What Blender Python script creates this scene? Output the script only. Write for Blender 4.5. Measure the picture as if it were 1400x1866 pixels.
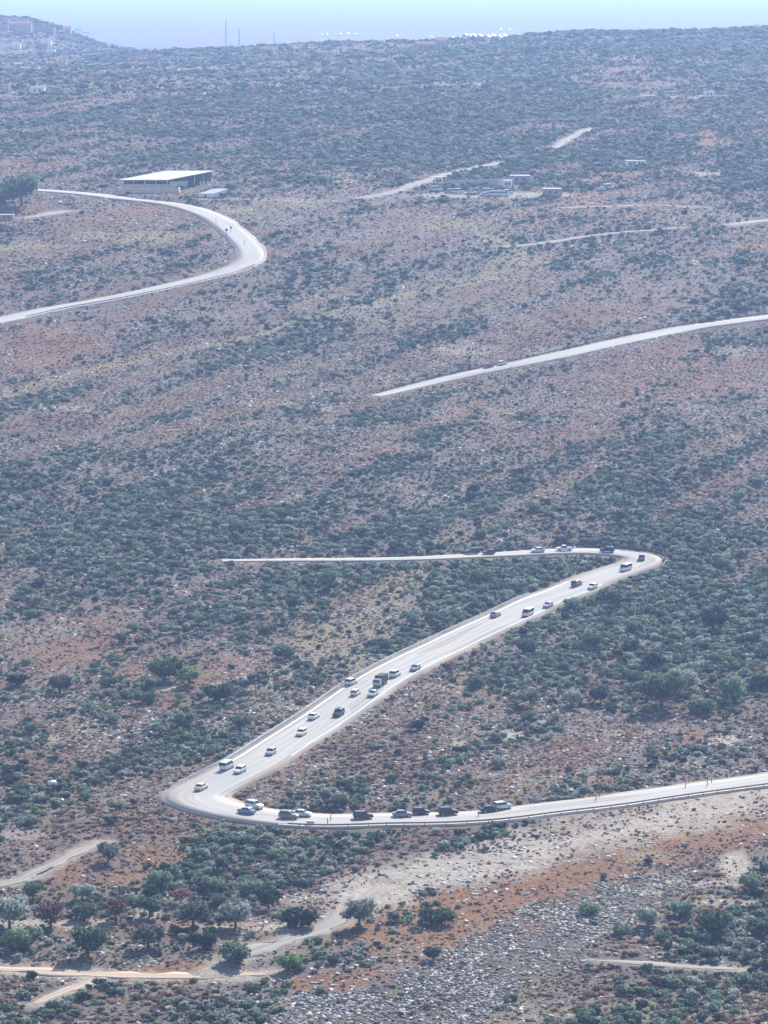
import bpy, math, random
import numpy as np
from mathutils import Vector, Matrix
random.seed(7); RNG = np.random.default_rng(11)
for o in list(bpy.data.objects): bpy.data.objects.remove(o)
S = bpy.context.scene; COL = S.collection
R = math.radians
# ------------------------------------------------------------------ camera, sky, sun, exposure
W, H, F = 1400.0, 1866.0, 7000.0            # photograph size and focal length in its pixels
CX, CY = W/2, H/2
PITCH = math.atan((CY+30)/F)                # the true horizon lies just above the frame
CAMZ = 180.0
cam_d = bpy.data.cameras.new('camera'); cam = bpy.data.objects.new('camera', cam_d); COL.objects.link(cam)
cam_d.sensor_fit = 'VERTICAL'; cam_d.sensor_height = 36; cam_d.lens = F/H*36
cam_d.clip_start = 1; cam_d.clip_end = 90000
cam.location = (0, 0, CAMZ); cam.rotation_euler = (math.pi/2-PITCH, 0, 0)
S.camera = cam
SUN_EL, SUN_AZ = 37, 24                     # degrees; azimuth from +Y (away from the camera) to the right
world = bpy.data.worlds.new('World'); S.world = world; world.use_nodes = True
wn = world.node_tree; bg = wn.nodes['Background']
sky = wn.nodes.new('ShaderNodeTexSky'); sky.sky_type = 'NISHITA'; sky.sun_disc = False
sky.sun_elevation = R(SUN_EL); sky.sun_rotation = R(SUN_AZ); sky.altitude = 300; sky.air_density = 1.2; sky.dust_density = 0.6
wn.links.new(sky.outputs[0], bg.inputs[0]); bg.inputs[1].default_value = 0.105
sun_d = bpy.data.lights.new('sun', 'SUN'); sun = bpy.data.objects.new('sun', sun_d); COL.objects.link(sun)
sun_d.energy = 5.0; sun_d.angle = R(0.5); sun_d.color = (1.0, 0.985, 0.965)
sdir = Vector((math.sin(R(SUN_AZ))*math.cos(R(SUN_EL)), math.cos(R(SUN_AZ))*math.cos(R(SUN_EL)), math.sin(R(SUN_EL))))
sun.rotation_euler = sdir.to_track_quat('Z', 'Y').to_euler()
S.view_settings.view_transform = 'Standard'; S.view_settings.look = 'None'; S.view_settings.gamma = 1
S.view_settings.use_curve_mapping = False; S.view_settings.exposure = 0.95
S.cycles.use_denoising = True
S.cycles.max_bounces = 5; S.cycles.diffuse_bounces = 2; S.cycles.glossy_bounces = 2; S.cycles.volume_bounces = 1

# ------------------------------------------------------------------ noise and terrain height
def vnoise(x, y, seed=0):
    x = np.asarray(x, float); y = np.asarray(y, float)
    xi = np.floor(x).astype(np.int64); yi = np.floor(y).astype(np.int64)
    fx = x-xi; fy = y-yi; fx = fx*fx*(3-2*fx); fy = fy*fy*(3-2*fy)
    def h(a, b):
        n = (a*374761393 + b*668265263 + seed*2246822519) & 0xffffffff
        n = ((n ^ (n >> 13))*1274126177) & 0xffffffff
        return ((n ^ (n >> 16)) & 0xffff)/65535.0
    return (h(xi,yi)*(1-fx)+h(xi+1,yi)*fx)*(1-fy)+(h(xi,yi+1)*(1-fx)+h(xi+1,yi+1)*fx)*fy
def fbm(x, y, seed=0, n=3):
    s = 0; a = .5
    for k in range(n): s = s+a*vnoise(x*2**k, y*2**k, seed+k*17); a *= .5
    return s/(1-.5**n)
ROWD = [(1866,640),(1660,706),(1480,777),(1300,868),(1150,955),(1010,1050),(850,1165),(660,1340),(500,1500),(400,1620),
        (330,1740),(250,1960),(200,2150),(150,2450),(110,2850),(85,3300)]
PD = [-400,0,100,200,300,400,500,570]; PZ = [0,-3,-35,-67,-99,-131,-160,-172]
for r_, d_ in ROWD:
    PD.append(d_); PZ.append(-d_*math.tan(PITCH+math.atan((r_-CY)/F)))
PD += [3700,4300,5200,7000,50000]; PZ += [-72,-92,-101,-103,-103]
_fx = np.linspace(-400, 6000, 3201); _fz = np.interp(_fx, PD, PZ)
_k = np.exp(-np.linspace(-2.5,2.5,61)**2/2); _k /= _k.sum()
_fs = np.convolve(np.pad(_fz, 30, mode='edge'), _k, 'valid')
def ground0(x, y):
    x = np.asarray(x, float); y = np.asarray(y, float)
    z = np.where(y < 5900, np.interp(y, _fx, _fs), -103.0)
    g = lambda cx, sx, cy, sy, p=2: np.exp(-np.abs((x-cx)/sx)**p/2 - np.abs((y-cy)/sy)**p/2)
    z = z + 17*g(330,150,3300,330) + 5*g(120,60,3150,250) - 11*g(-420,190,3250,260) + 3*g(-40,80,3350,200)
    z = z + 39*g(-435,88,4150,260,3) + 14*g(-330,120,4100,260)
    far = np.clip((y-6500)/3000, 0, 1)
    z = z + far*22*np.maximum(0, fbm(x/2600, y/2600, 5)-.45)
    z = z + (fbm(x/75, y/75, 3)-.5)*5*np.clip((y-450)/150, 0, 1)*(1-far) + (fbm(x/18, y/18, 9)-.5)*.9*np.clip((y-450)/150,0,1)*(1-far)
    z = z + np.clip((y-1500)/800,0,1)*(1-far)*(fbm(x/230, y/150, 31)-.5)*10
    return z+CAMZ
def proj(x, y, z):
    dz = z-CAMZ; c, s = math.cos(PITCH), math.sin(PITCH)
    d = y*c-dz*s; v = y*s+dz*c
    return CX+F*x/d, CY-F*v/d, d
def ray(px, py):
    c, s = math.cos(PITCH), math.sin(PITCH)
    u = (np.asarray(px,float)-CX)/F; v = (CY-np.asarray(py,float))/F
    dy = c+v*s; dz = -s+v*c
    return u/dy, dz/dy                       # per unit of y
_YS = np.concatenate([np.arange(560, 3600, 2.0), np.geomspace(3600, 45000, 400)])
def p2g(px, py):
    """photo pixel -> point on the terrain"""
    px = np.atleast_1d(np.asarray(px,float)); py = np.atleast_1d(np.asarray(py,float)); out = []
    for a, b in zip(px, py):
        ux, uz = ray(a, b); z = CAMZ+uz*_YS; g = ground0(ux*_YS, _YS)
        below = np.nonzero(z <= g)[0]
        i = below[0] if len(below) else len(_YS)-1
        if i > 0 and len(below):
            d0 = z[i-1]-g[i-1]; d1 = z[i]-g[i]; t = d0/(d0-d1+1e-9); yy = _YS[i-1]+t*(_YS[i]-_YS[i-1])
        else: yy = _YS[i]
        out.append((ux*yy, yy))
    return np.array(out)

# ------------------------------------------------------------------ roads and tracks: lines read off the photo, laid on the terrain
def spline(pts, step):
    pts = np.asarray(pts, float); n = len(pts)
    P = np.vstack([2*pts[0]-pts[1], pts, 2*pts[-1]-pts[-2]]); res = []
    for i in range(n-1):
        p0, p1, p2, p3 = P[i:i+4]
        m = max(2, int(np.linalg.norm(p2-p1)/step*2)); t = np.linspace(0,1,m,endpoint=False)[:,None]
        res.append(.5*((2*p1)+(-p0+p2)*t+(2*p0-5*p1+4*p2-p3)*t*t+(-p0+3*p1-3*p2+p3)*t**3))
    q = np.vstack(res+[pts[-1:]])
    L = np.concatenate([[0], np.cumsum(np.linalg.norm(np.diff(q,axis=0),axis=1))])
    s = np.arange(0, L[-1], step)
    return np.stack([np.interp(s, L, q[:,k]) for k in range(2)], 1)
def smooth(a, n):
    k = np.ones(n)/n
    return np.convolve(np.pad(a, (n//2, n-1-n//2), mode='edge'), k, 'valid')
class Line:
    def __init__(s, px, width, step=2.0, sm=15, lift=.1, bank=3.0, ws=None):
        p = p2g([a for a,b in px], [b for a,b in px])
        q = spline(p, step)
        for k in range(2): q[:,k] = smooth(q[:,k], 5)
        s.p = q; s.w = width; s.lift = lift; s.bank = bank
        s.z = smooth(ground0(q[:,0], q[:,1]), sm)
        t = np.gradient(q, axis=0); s.t = t/np.linalg.norm(t,axis=1)[:,None]; s.n = np.stack([-s.t[:,1], s.t[:,0]],1)
        s.len = np.arange(len(q))*step
        s.ws = np.ones(len(q))
        if ws:                                       # width along the road, given at the nearest photo columns or distances
            if ws[1][0] == 700: i_t = int(((q-p2g([480],[1488])[0])**2).sum(1).argmin())*step; a_ = int(((q-p2g([1172],[1022])[0])**2).sum(1).argmin())*step; ws = [(0,.84),(i_t-50,.84),(i_t,1.0),(a_-60,1.0),(a_,.9),(a_+50,.62),(s.len[-1]-60,.5),(s.len[-1],.3)]
            s.ws = smooth(np.interp(s.len, [a for a,b in ws], [b for a,b in ws]), 11)
        dt = np.gradient(np.unwrap(np.arctan2(s.t[:,1], s.t[:,0])), step); s.k = smooth(dt, 3)   # curvature, positive to the left
    def near(s, x, y):
        x = np.ravel(x); y = np.ravel(y); D = np.full(len(x), 1e9); I = np.zeros(len(x), int)
        lo = s.p.min(0)-40; hi = s.p.max(0)+40
        m = np.nonzero((x>lo[0])&(x<hi[0])&(y>lo[1])&(y<hi[1]))[0]
        for c in np.array_split(m, max(1, len(m)*len(s.p)//4000000)):
            if len(c)==0: continue
            d = (x[c,None]-s.p[None,:,0])**2+(y[c,None]-s.p[None,:,1])**2
            I[c] = d.argmin(1); D[c] = np.sqrt(d.min(1))
        return D, I
ROAD1 = Line([(1470,1409),(1400,1422),(1300,1434),(1200,1448),(1100,1462),(1000,1475),(900,1486),(800,1492),(700,1497),(600,1496),(520,1491),
              (455,1484),(400,1474),(362,1463),(350,1452),(368,1440),(414,1414),(468,1386),(538,1344),(612,1295),(678,1247),(778,1194),(850,1160),(930,1121),(985,1097),
              (1030,1078),(1085,1055),(1140,1035),(1172,1022),(1163,1011),(1115,1005),(1050,1004),(940,1008),(860,1013),(760,1017),(640,1019),(500,1020),(385,1021)], 14.0, sm=21,
              ws=[(0,.95),(700,.95),(1100,.62),(1e9,.55)])
ROAD2 = Line([(680,723),(760,703),(850,682),(950,662),(1050,640),(1150,617),(1250,598),(1330,586),(1400,577),(1480,568)], 11.5, sm=21, ws=[(0,.35),(40,.7),(90,1),(1e9,1)])
ROAD3 = Line([(-60,596),(0,583),(95,564),(193,546),(296,524),(386,503),(432,488),(456,472),(456,455),(442,437),(422,419),(396,400),(372,388),(335,377),
              (290,369),(220,361),(140,352),(40,344)], 12.0, sm=21, ws=[(0,1),(1e9,1)])
TR = dict(
 a=Line([(-40,1764),(60,1768),(150,1773),(230,1777),(330,1777),(430,1775),(500,1772)], 6.5, sm=9, lift=.05, bank=1.5),
 b=Line([(385,1768),(425,1748),(470,1728),(550,1705),(600,1688),(640,1660),(668,1630),(705,1612)], 6.5, sm=9, lift=.05, bank=1.5),
 c=Line([(-30,1620),(40,1602),(90,1580),(140,1552),(195,1528)], 4.5, sm=9, lift=.05, bank=1.5),
 d=Line([(55,1832),(110,1808),(170,1785),(205,1778)], 4, sm=9, lift=.05, bank=1.5),
 e=Line([(1052,1747),(1120,1750),(1200,1757),(1290,1763),(1375,1766)], 3.2, sm=9, lift=.05, bank=1.5),
 f=Line([(655,361),(715,349),(762,333),(820,315),(875,303),(914,294)], 7, sm=9, lift=.08, bank=2),
 g=Line([(1020,379),(1090,376),(1190,373),(1290,377)], 5, sm=9, lift=.08, bank=2),
 h=Line([(900,449),(960,446),(1050,433),(1150,421),(1248,413)], 5, sm=9, lift=.08, bank=2),
 j=Line([(1330,410),(1370,404),(1430,398)], 9, sm=9, lift=.08, bank=2),
 k=Line([(1008,271),(1038,251),(1077,233)], 5, sm=9, lift=.1, bank=2),
 l=Line([(42,398),(80,391),(128,382)], 9, sm=9, lift=.08, bank=2),
 m=Line([(790,356),(850,350),(930,353),(1010,356)], 7, sm=9, lift=.08, bank=2),
)
ROADS = [ROAD1, ROAD2, ROAD3]; ALL = ROADS+list(TR.values())
def ground(x, y):
    sh = np.shape(x); x = np.ravel(np.asarray(x,float)); y = np.ravel(np.asarray(y,float)); z = ground0(x, y)
    for L in list(TR.values())+ROADS:
        D, I = L.near(x, y); hw = L.w/2+.6
        m = D < hw+L.bank
        t = np.clip((D[m]-hw)/L.bank, 0, 1); t = t*t*(3-2*t)
        z[m] = (L.z[I[m]]-.14)*(1-t)+z[m]*t
    return z.reshape(sh)

# ------------------------------------------------------------------ ground cover read off the photo (fields over the ground, sampled through pixel positions)
GX = np.arange(0, 1401, 140)
GRID = """90 55544456778 33343332222
150 44455677556 55554322633
220 66677778777 34434333334
300 44567788667 65433223343
360 33333345566 66666665644
430 44433334455 66766656555
500 44444444556 66666655444
580 44444455556 76555446643
660 34444554344 87655556776
740 55444543444 55666566666
820 66655655556 44456465555
900 77776766777 33344543355
980 88888888877 32222222223
1060 77778788888 34334422222
1140 54676788788 58545422333
1220 54666667778 57656644433
1300 77666555556 44556777766
1380 67777655554 55445777777
1460 66776666643 55556666678
1540 55677764335 56555556785
1620 66666432478 44444578754
1700 77666544799 44555676433
1780 76543223788 66787665555
1866 99763112899 65564444666""".split('\n')
GY = np.array([float(l.split()[0]) for l in GRID])
GV = np.array([[int(c) for c in l.split()[1]] for l in GRID])/9.0
GB = np.array([[int(c) for c in l.split()[2]] for l in GRID])/9.0
def grid(G, px, py):
    px = np.clip(px, 0, 1399.9); py = np.clip(py, GY[0], GY[-1]-.1)
    i = np.clip(np.searchsorted(GY, py, side='right')-1, 0, len(GY)-2); fy = (py-GY[i])/(GY[i+1]-GY[i])
    j = (px/140).astype(int); fx = px/140-j
    return (G[i,j]*(1-fx)+G[i,j+1]*fx)*(1-fy)+(G[i+1,j]*(1-fx)+G[i+1,j+1]*fx)*fy
# blobs: x, y, rx, ry, strength, tilt (dx per dy, the ground patches lean along the slope)
ORANGE = [(1000,1600,120,20,1),(1130,1555,120,20,1),(1260,1520,110,20,.9),(1350,1460,80,26,1),(760,1670,40,30,.8),(860,1620,75,40,1),(930,1590,110,28,.9),(1030,1560,90,20,.8),(770,1715,90,28,.7),(560,1790,95,13,1.3),(660,1778,60,12,.8),(500,1822,40,16,.7),
 (290,1560,50,18,1.1),(235,1605,50,20,1),(125,1595,26,30,1),(60,1760,140,10,.9),(330,1765,90,10,.9),(300,1690,300,16,.75),(640,1700,60,12,.6),
 (1340,1480,80,32,.9),(1200,1520,110,22,.7),(1390,1440,30,30,.8),(1100,1560,60,16,.6),(240,1228,16,14,1.1),(170,1180,120,50,.55),(400,1225,60,30,.55),(1078,1268,16,13,1.2),(1140,1285,34,8,.7),
 (1110,1205,18,8,.7),(1262,1345,24,16,.9),(890,1262,70,11,.8),(1340,1290,40,14,.6),(580,1320,40,14,.4),(1110,140,95,20,.8),(1288,250,15,18,1.5),(1120,325,60,17,1.1),
 (1085,352,50,10,.8),(1085,367,40,8,1),(1150,302,40,9,.9),(60,640,130,50,.7),(1240,690,130,50,.6),(1380,450,40,7,1.0),(870,760,60,25,.4),(740,820,60,20,.4),(300,218,60,6,.6),
 (470,290,70,10,.5),(60,300,80,10,.5),(130,1110,100,20,.5),(740,1065,45,10,.3),(1100,1420,30,8,.7),(120,1330,50,20,.5),(1110,390,200,20,.35),(940,385,30,7,.6),
 (1260,452,40,5,.8),(200,395,120,16,.35),(1340,1600,50,14,.3),(890,1290,90,20,.25)]
PALE = [(900,355,125,6,.9),(940,1560,110,9,.55),(1060,1530,120,9,.5),(1180,1500,120,9,.5),(1310,1465,110,10,.5),(1180,1500,180,22,.6),(1050,1530,120,18,.6),(650,1640,40,34,1),(30,1683,70,9,.9),(150,1685,60,8,.9),(270,1662,22,14,.8),(460,1690,130,9,.8),(600,1675,30,10,.8),
 (1345,1575,30,26,1),(1215,1608,26,8,.9),(1300,1610,50,6,.8),(1180,1625,35,5,.8),(1330,1645,60,6,.6),(1370,1700,24,6,.8),(1200,1690,30,5,.6),(1325,1350,24,10,1),(930,1340,26,8,.8),(840,1355,14,5,.6),
 (1105,1335,40,6,.4),(40,1520,40,8,.5),(300,1255,26,5,1),(400,1248,16,5,.8),(60,1345,40,8,.5),(880,1325,40,12,.3),(380,495,40,6,.3),(590,455,22,3,.8),(840,155,80,9,.6),(900,262,40,4,.5),
 (1290,1190,26,5,.6),(800,1250,60,8,.4),(950,118,20,4,.4),(590,540,60,6,.3),(90,118,120,8,.5),(1290,175,120,4,.6),(480,150,150,5,.4),(330,125,120,5,.4),(560,740,60,10,.4),(850,640,80,10,.5),
 (130,745,60,8,.4),(1000,640,50,8,.4),(1350,640,50,8,.4),(1280,318,40,4,.8)]
YELLOW = [(620,324,60,9,1.4),(540,372,70,7,.9),(440,382,40,8,.8),(250,432,90,10,.8),(60,448,80,7,.9),(820,412,60,9,.7),(930,485,60,30,.6),(1180,1470,170,7,.5),
 (700,1500,500,0,0),(1300,1850,300,35,.55),(1180,1560,40,10,.6),(660,1215,60,20,.4),(600,1170,60,30,.5),(680,1640,40,20,.4),(880,410,60,10,.5),(300,352,100,4,.3)]
GHOST_L = [Line([(-40,735),(0,722),(100,692),(250,655),(400,624),(550,588),(700,548),(850,515),(935,492),(958,470),(920,444),(860,414),(790,396),(715,386)], 10),  # lens ghosts of the road, painted into the ground colour as strips
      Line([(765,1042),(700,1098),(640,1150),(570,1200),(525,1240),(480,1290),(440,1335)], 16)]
PL = Line([(655,1640),(720,1606),(850,1578),(1000,1545),(1130,1512),(1260,1475),(1440,1428)], 19)
RL = Line([(690,1715),(800,1668),(900,1628),(1020,1592),(1160,1556),(1300,1512),(1450,1462)], 26)
IL = Line([(372,363),(450,363),(540,365),(612,366)], 7)
def blobs(B, px, py, nz):
    out = np.zeros(len(px))
    for x, y, rx, ry, s in B:
        if ry == 0: continue
        m = (np.abs(px-x) < rx*2.2)&(np.abs(py-y) < ry*2.2)
        if not m.any(): continue
        d = np.sqrt(((px[m]-x)/rx)**2+((py[m]-y)/ry)**2)+(nz[m]-.5)*1.3
        out[m] = np.maximum(out[m], s*np.clip((1.25-d)/.55, 0, 1))
    return out
DENSE = [(150,1835,330,45,.5),(1260,1835,240,55,.4),(1190,1690,200,50,.5),(1340,1640,90,60,.4),(680,1528,300,26,.45),(250,1500,150,40,.3),(1180,1250,240,50,.3),(850,1060,260,40,.3),(60,1450,140,60,.25),(1290,1080,160,120,.25)]
SCREE = np.array([(470,1880),(560,1812),(680,1790),(770,1765),(860,1715),(960,1655),(1060,1615),(1150,1590),(1215,1585),(1260,1590),(1230,1640),(1160,1680),(1110,1700),(1065,1740),(1040,1765),(960,1805),(900,1840),(860,1880)], float)
def inpoly(P, px, py):
    c = np.zeros(len(px), bool); n = len(P)
    for i in range(n):
        x1, y1 = P[i]; x2, y2 = P[(i+1)%n]
        m = (y1 > py) != (y2 > py)
        c ^= m & (px < (x2-x1)*(py-y1)/(y2-y1+1e-9)+x1)
    return c
def cover(x, y, z=None):
    if z is None: z = ground0(x, y)
    px, py, _ = proj(x, y, z)
    nz = fbm(x/9, y/14, 71); n2 = fbm(x/28, y/45, 75)
    c = dict(veg=grid(GV, px, py), brown=grid(GB, px, py), orange=blobs(ORANGE,px,py,nz), pale=blobs(PALE,px,py,nz), yellow=blobs(YELLOW,px,py,nz))
    wob = (nz-.5)*60
    for L, k, f in ((PL,'pale',1.0),(RL,'orange',1.1),(IL,'pale',.5)):
        D, I = L.near(x, y); c[k] = np.maximum(c[k], f*np.clip(1.4-D/(L.w*.5)+(nz-.5)*1.5, 0, 1))
    c['orange'] = c['orange']*(1-.7*np.clip(c['pale'],0,1))
    c['scree'] = inpoly(SCREE, px+wob, py+wob*.4).astype(float)
    for k, L in enumerate(GHOST_L):
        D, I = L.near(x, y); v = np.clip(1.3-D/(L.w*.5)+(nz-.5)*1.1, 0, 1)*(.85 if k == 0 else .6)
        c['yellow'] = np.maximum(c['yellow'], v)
    for L in TR.values():
        D, I = L.near(x, y); c['pale'] = np.maximum(c['pale'], np.clip(1.35-D/(L.w*.62)+(nz-.5)*1.6, 0, 1)*.75)
    st = fbm((x*.447+y*.894)/70, (x*.894-y*.447)/11, 77)
    n3 = fbm(x/9, y/17, 79); s2 = fbm((x*.447+y*.894)/45+9, (x*.894-y*.447)/7, 83)
    c['rust'] = np.clip((st-.54)*5, 0, .95)*np.clip(c['brown']*2-.55, 0, 1)+np.clip((n3-.6)*4, 0, .6)*c['brown']
    c['grass'] = np.clip((s2-.56)*5, 0, 1)*.8
    c['brown'] = np.clip(c['brown']+(st-.5)*1.3, 0, 1)
    c['veg'] = c['veg']+(n3-.5)*.85
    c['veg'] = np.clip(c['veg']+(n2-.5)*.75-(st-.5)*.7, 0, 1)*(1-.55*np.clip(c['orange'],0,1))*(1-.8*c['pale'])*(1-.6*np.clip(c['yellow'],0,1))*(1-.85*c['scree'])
    c['veg'] = np.clip(c['veg']+blobs(DENSE,px,py,nz)*(1-c['scree'])*(1-np.clip(c['pale'],0,1)), 0, 1)
    c['px'] = px; c['py'] = py
    return c

# ------------------------------------------------------------------ materials
def mat(name, rgb, rough=.9, spec=.2, metal=0.0, var=0.0, scale=1.0, leaf=False, tint=None):
    m = bpy.data.materials.new(name); m.use_nodes = True; nt = m.node_tree; b = nt.nodes['Principled BSDF']
    b.inputs['Roughness'].default_value = rough; b.inputs['Specular IOR Level'].default_value = spec; b.inputs['Metallic'].default_value = metal
    if var == 0 and not leaf: b.inputs['Base Color'].default_value = (*rgb, 1); return m
    r = nt.nodes.new('ShaderNodeValToRGB'); e = r.color_ramp.elements
    e[0].position = .2; e[1].position = .8
    lo = [c*(1-var) for c in rgb]; hi = [min(1, c*(1+var)) for c in (tint or rgb)]
    e[0].color = (*lo, 1); e[1].color = (*hi, 1)
    if leaf:                                     # each plant its own tone, each leaf clump a little off it
        oi = nt.nodes.new('ShaderNodeObjectInfo'); at = nt.nodes.new('ShaderNodeAttribute'); at.attribute_name = 'tone'
        mx = nt.nodes.new('ShaderNodeMath'); mx.operation = 'MULTIPLY_ADD'; mx.inputs[1].default_value = .55
        mu = nt.nodes.new('ShaderNodeMath'); mu.operation = 'MULTIPLY'; mu.inputs[1].default_value = .5
        nt.links.new(at.outputs['Fac'], mu.inputs[0]); nt.links.new(oi.outputs['Random'], mx.inputs[0]); nt.links.new(mu.outputs[0], mx.inputs[2])
        nt.links.new(mx.outputs[0], r.inputs[0])
    else:
        tc = nt.nodes.new('ShaderNodeTexCoord'); n = nt.nodes.new('ShaderNodeTexNoise'); n.inputs['Scale'].default_value = scale; n.inputs['Detail'].default_value = 5
        nt.links.new(tc.outputs['Object'], n.inputs[0]); nt.links.new(n.outputs[0], r.inputs[0])
    nt.links.new(r.outputs[0], b.inputs['Base Color'])
    if leaf == 2:                                # light passing through the leaves
        tr = nt.nodes.new('ShaderNodeBsdfTranslucent'); ms = nt.nodes.new('ShaderNodeMixShader'); ms.inputs[0].default_value = .38
        nt.links.new(r.outputs[0], tr.inputs[0]); nt.links.new(b.outputs[0], ms.inputs[1]); nt.links.new(tr.outputs[0], ms.inputs[2]); nt.links.new(ms.outputs[0], nt.nodes['Material Output'].inputs[0])
    return m
M = {}
M['evergreen'] = mat('evergreen_leaves', (.052,.076,.054), .8, .15, var=.75, leaf=2, tint=(.125,.172,.108))
M['olive'] = mat('grey_green_leaves', (.145,.165,.14), .8, .15, var=.6, leaf=2, tint=(.25,.275,.23))
M['bright'] = mat('fresh_green_leaves', (.07,.14,.04), .7, .2, var=.45, leaf=2, tint=(.12,.22,.06))
M['purple'] = mat('bare_reddish_twigs', (.17,.085,.072), .9, .1, var=.4, leaf=2, tint=(.22,.12,.10))
M['dry'] = mat('dry_brown_twigs', (.165,.100,.068), .95, .1, var=.7, leaf=2, tint=(.29,.185,.135))
M['straw'] = mat('pale_dry_twigs', (.26,.22,.17), .95, .1, var=.55, leaf=2, tint=(.37,.32,.255))
M['rock'] = mat('limestone', (.14,.133,.122), 1, .04, var=.85, leaf=True, tint=(.23,.218,.20))
M['rock3'] = mat('pale_limestone', (.36,.345,.32), .95, .2, var=.5, leaf=True, tint=(.47,.45,.42))
M['rock2'] = mat('iron_stained_limestone', (.105,.078,.058), 1, .04, var=.75, leaf=True, tint=(.17,.125,.095))
M['bark'] = mat('bark', (.07,.055,.045), .95, .1, var=.3, scale=3)
M['metal'] = mat('galvanised_steel', (.72,.73,.73), .55, .4, .1, var=.15, scale=2)
M['rust'] = mat('rusty_steel', (.30,.20,.12), .8, .3, .1, var=.3, scale=3)
M['darkrail'] = mat('dark_weathered_steel', (.05,.06,.065), .7, .3, .2, var=.3, scale=2)
M['post'] = mat('dark_post_paint', (.06,.06,.07), .6, .3)
M['brownpost'] = mat('brown_wood', (.14,.08,.045), .9, .1, var=.3, scale=3)
M['line'] = mat('white_road_paint', (.8,.8,.78), .7, .3, var=.08, scale=.6)
M['concrete'] = mat('weathered_concrete', (.48,.45,.40), .95, .2, var=.25, scale=.5)
M['stonewall'] = mat('rough_stone_wall', (.50,.45,.38), .95, .2, var=.3, scale=1.2)
M['roof'] = mat('pale_sheet_roof', (.40,.40,.40), .7, .3, var=.08, scale=.25)
M['sheet'] = mat('glinting_sheet_metal', (.5,.51,.52), .6, .5, .8)
M['dark'] = mat('shed_interior', (.10,.085,.07), .95, .1, var=.2, scale=.5)
M['whitewash'] = mat('whitewashed_render', (.80,.79,.76), .9, .2, var=.06, scale=.4)
M['pinkwall'] = mat('pink_render', (.50,.38,.33), .9, .2, var=.12, scale=.3)
M['greywall'] = mat('grey_render', (.36,.34,.33), .9, .2, var=.12, scale=.3)
M['tile'] = mat('terracotta_tiles', (.34,.17,.11), .9, .2, var=.2, scale=1)
M['tyre'] = mat('tyre_rubber', (.02,.02,.02), .9, .2)
M['rim'] = mat('alloy', (.5,.5,.52), .35, .5, .8)
M['glass'] = mat('car_glass', (.02,.025,.03), .08, .6)
M['lamp'] = mat('headlight_lens', (.75,.76,.78), .15, .6)
M['tail'] = mat('tail_light_lens', (.25,.02,.02), .25, .5)
PAINT = {}
def paint(n, rgb):
    PAINT[n] = mat(n+'_car_paint', rgb, .28, .55); return PAINT[n]
for n, c in dict(white=(.66,.66,.65), silver=(.36,.37,.38), grey=(.22,.23,.25), black=(.018,.018,.02), maroon=(.10,.03,.03), khaki=(.22,.21,.15),
                 cream=(.68,.58,.44), slate=(.20,.25,.33), brown=(.16,.09,.06), green=(.10,.14,.11)).items(): paint(n, c)

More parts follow.
